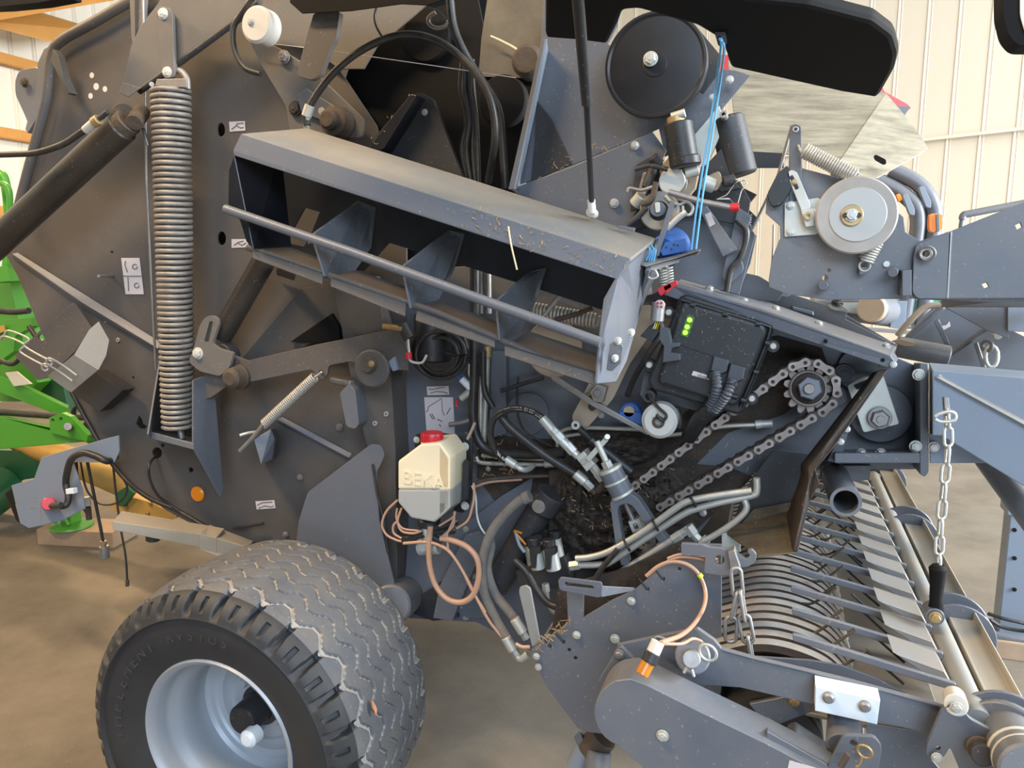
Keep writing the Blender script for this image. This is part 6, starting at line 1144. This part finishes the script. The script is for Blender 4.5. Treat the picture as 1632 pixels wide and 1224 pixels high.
lathe('stand_foot', [(0, .03), (.05, .03), (.12, .012), (.125, 0), (0, 0)], ft_, Z_, GREEN, gm, 28); tb('stand_loop', [ft_+Vector((-.07, -.05, .03)), ft_+Vector((-.06, -.06, .09)), ft_+Vector((.0, -.07, .10)), ft_+Vector((.05, -.06, .03))], 3, GREEN, gm)
q = obox('timber_block', ft_+Vector((.06, .06, -.055)), Vector((.50, .10, 0)), Vector((-.05, .24, 0)), Z_*.10, WOOD); tag(q, 'pale timber block under the green stand foot at the left', 'block')
# red implement far behind on the right
rm = thing('red_machine', 'red machine with black hoop bars, mostly hidden behind the front of the baler', 'machine', PF(1300, 760, 0))
RY = 5.2
hexa('red_panel', [(1122, 86, RY), (1178, 88, RY), (1400, 128, RY), (1410, 146, RY), (1446, 166, RY), (1452, 172, RY), (1440, 182, RY), (1350, 182, RY), (1128, 118, RY)], [(1122, 86, RY+.6), (1178, 88, RY+.6), (1400, 128, RY+.6), (1410, 146, RY+.6), (1446, 166, RY+.6), (1452, 172, RY+.6), (1440, 182, RY+.6), (1350, 182, RY+.6), (1128, 118, RY+.6)], REDP, rm)
a_, b_ = P(1336, 150, RY+.3), P(1392, 150, RY+.3); obox('body', ((a_.x+b_.x)/2, RY+.35, a_.z/2), X_*(b_.x-a_.x), YA*.5, Z_*a_.z, DARK, rm)
hexa('grey_edge', [(1424, 168, RY-.05), (1451, 170, RY-.05), (1442, 184, RY-.05), (1426, 178, RY-.05)], [(1424, 168, RY), (1451, 170, RY), (1442, 184, RY), (1426, 178, RY)], PAINT, rm)
for q in ([(1395, 285), (1440, 310), (1462, 340), (1458, 400), (1440, 520)], [(1420, 270), (1462, 292), (1486, 325), (1488, 370), (1470, 520)]):
    tb('hoop_bar', [(*a, 4.6) for a in q], 12, PAINT, rm, seg=16); 
for x, y in ((1448, 322), (1474, 310)): pl('hoop_cover', rnd([(x-10, y-12), (x-2, y-14), (x+10, y+10), (x+10, y+22), (x+2, y+20)], 4), 4.4, .05, BLUEP, rm)
ml = pl('marker_lamp', rnd([(1481, 345), (1484, 340), (1502, 341), (1502, 366), (1486, 371), (1481, 366)], 4), 4.35, .06, ORANGE, rm); pl('lamp_base', [(1492, 342), (1497, 341), (1498, 369), (1493, 370)], 4.34, .07, PAINT, rm)
pl('marker_lamp', rnd([(1428, 310), (1434, 308), (1438, 318), (1432, 322)], 2), 4.5, .05, ORANGE, rm)
for x0, x1 in ((1428, 1438), (1456, 1500)): pl('green_mesh', [(x0, 478), (x1, 478), (x1, 500), (x0, 502)], 4.6, .01, GREENM, rm)
cy('lamp_housing', (1392, 494, 4.3), (1418, 496, 4.6), 22, PAINTL, rm); pl('chassis', [(1300, 480), (1470, 478), (1472, 524), (1440, 524), (1300, 505)], 4.7, .9, PAINT, rm)
pl('window', [(1322, 482), (1376, 482), (1376, 503), (1350, 498)], 4.66, .02, GALV, rm); cy('lamp_rim', (1388, 492, 4.25), (1392, 492, 4.3), 22, BEIGE, rm); pl('blue_post', [(1428, 480), (1446, 480), (1442, 526), (1418, 522)], 4.5, .05, BLUEP, rm)
hexa('chassis_beam', [(1372, 520, 4.2), (1460, 528, 4.2), (1460, 534, 4.2), (1372, 527, 4.2)], [(1372, 520, 4.5), (1460, 528, 4.5), (1460, 534, 4.5), (1372, 527, 4.5)], PICKW, rm)
tb('hand_rail', [(1534, 350, 4.8), (1536, 343, 4.8), (1548, 340, 4.8), (1632, 324, 4.8), (1680, 316, 4.8)], 6, PAINTL, rm); tb('hand_rail', [(1534, 346, 4.8), (1532, 372, 4.8), (1540, 420, 4.8), (1470, 500, 4.8)], 4, PAINT, rm); tb('hand_rail', [(1680, 316, 4.8), (1700, 500, 4.8), (1470, 505, 4.8)], 5, PAINT, rm, sm=False)
mr = thing('mirror', 'black rounded mirror cut off by the top right corner of the frame', 'mirror', P(1640, 20, 1.4))
mp_ = pl('housing', rnd([(1597, -40), (1597, 20), (1606, 56), (1622, 74), (1700, 74), (1700, -40)], 10), 1.4, .05, MATT, mr); pl('glass', rnd([(1626, -40), (1626, 25), (1634, 52), (1646, 60), (1700, 60), (1700, -40)], 8), 1.395, .004, WPLAST, mr)
tb('arm', [(1680, 0, 1.43), (1690, -200, 1.6), (1700, -420, 1.9)], 10, MATT, mr)
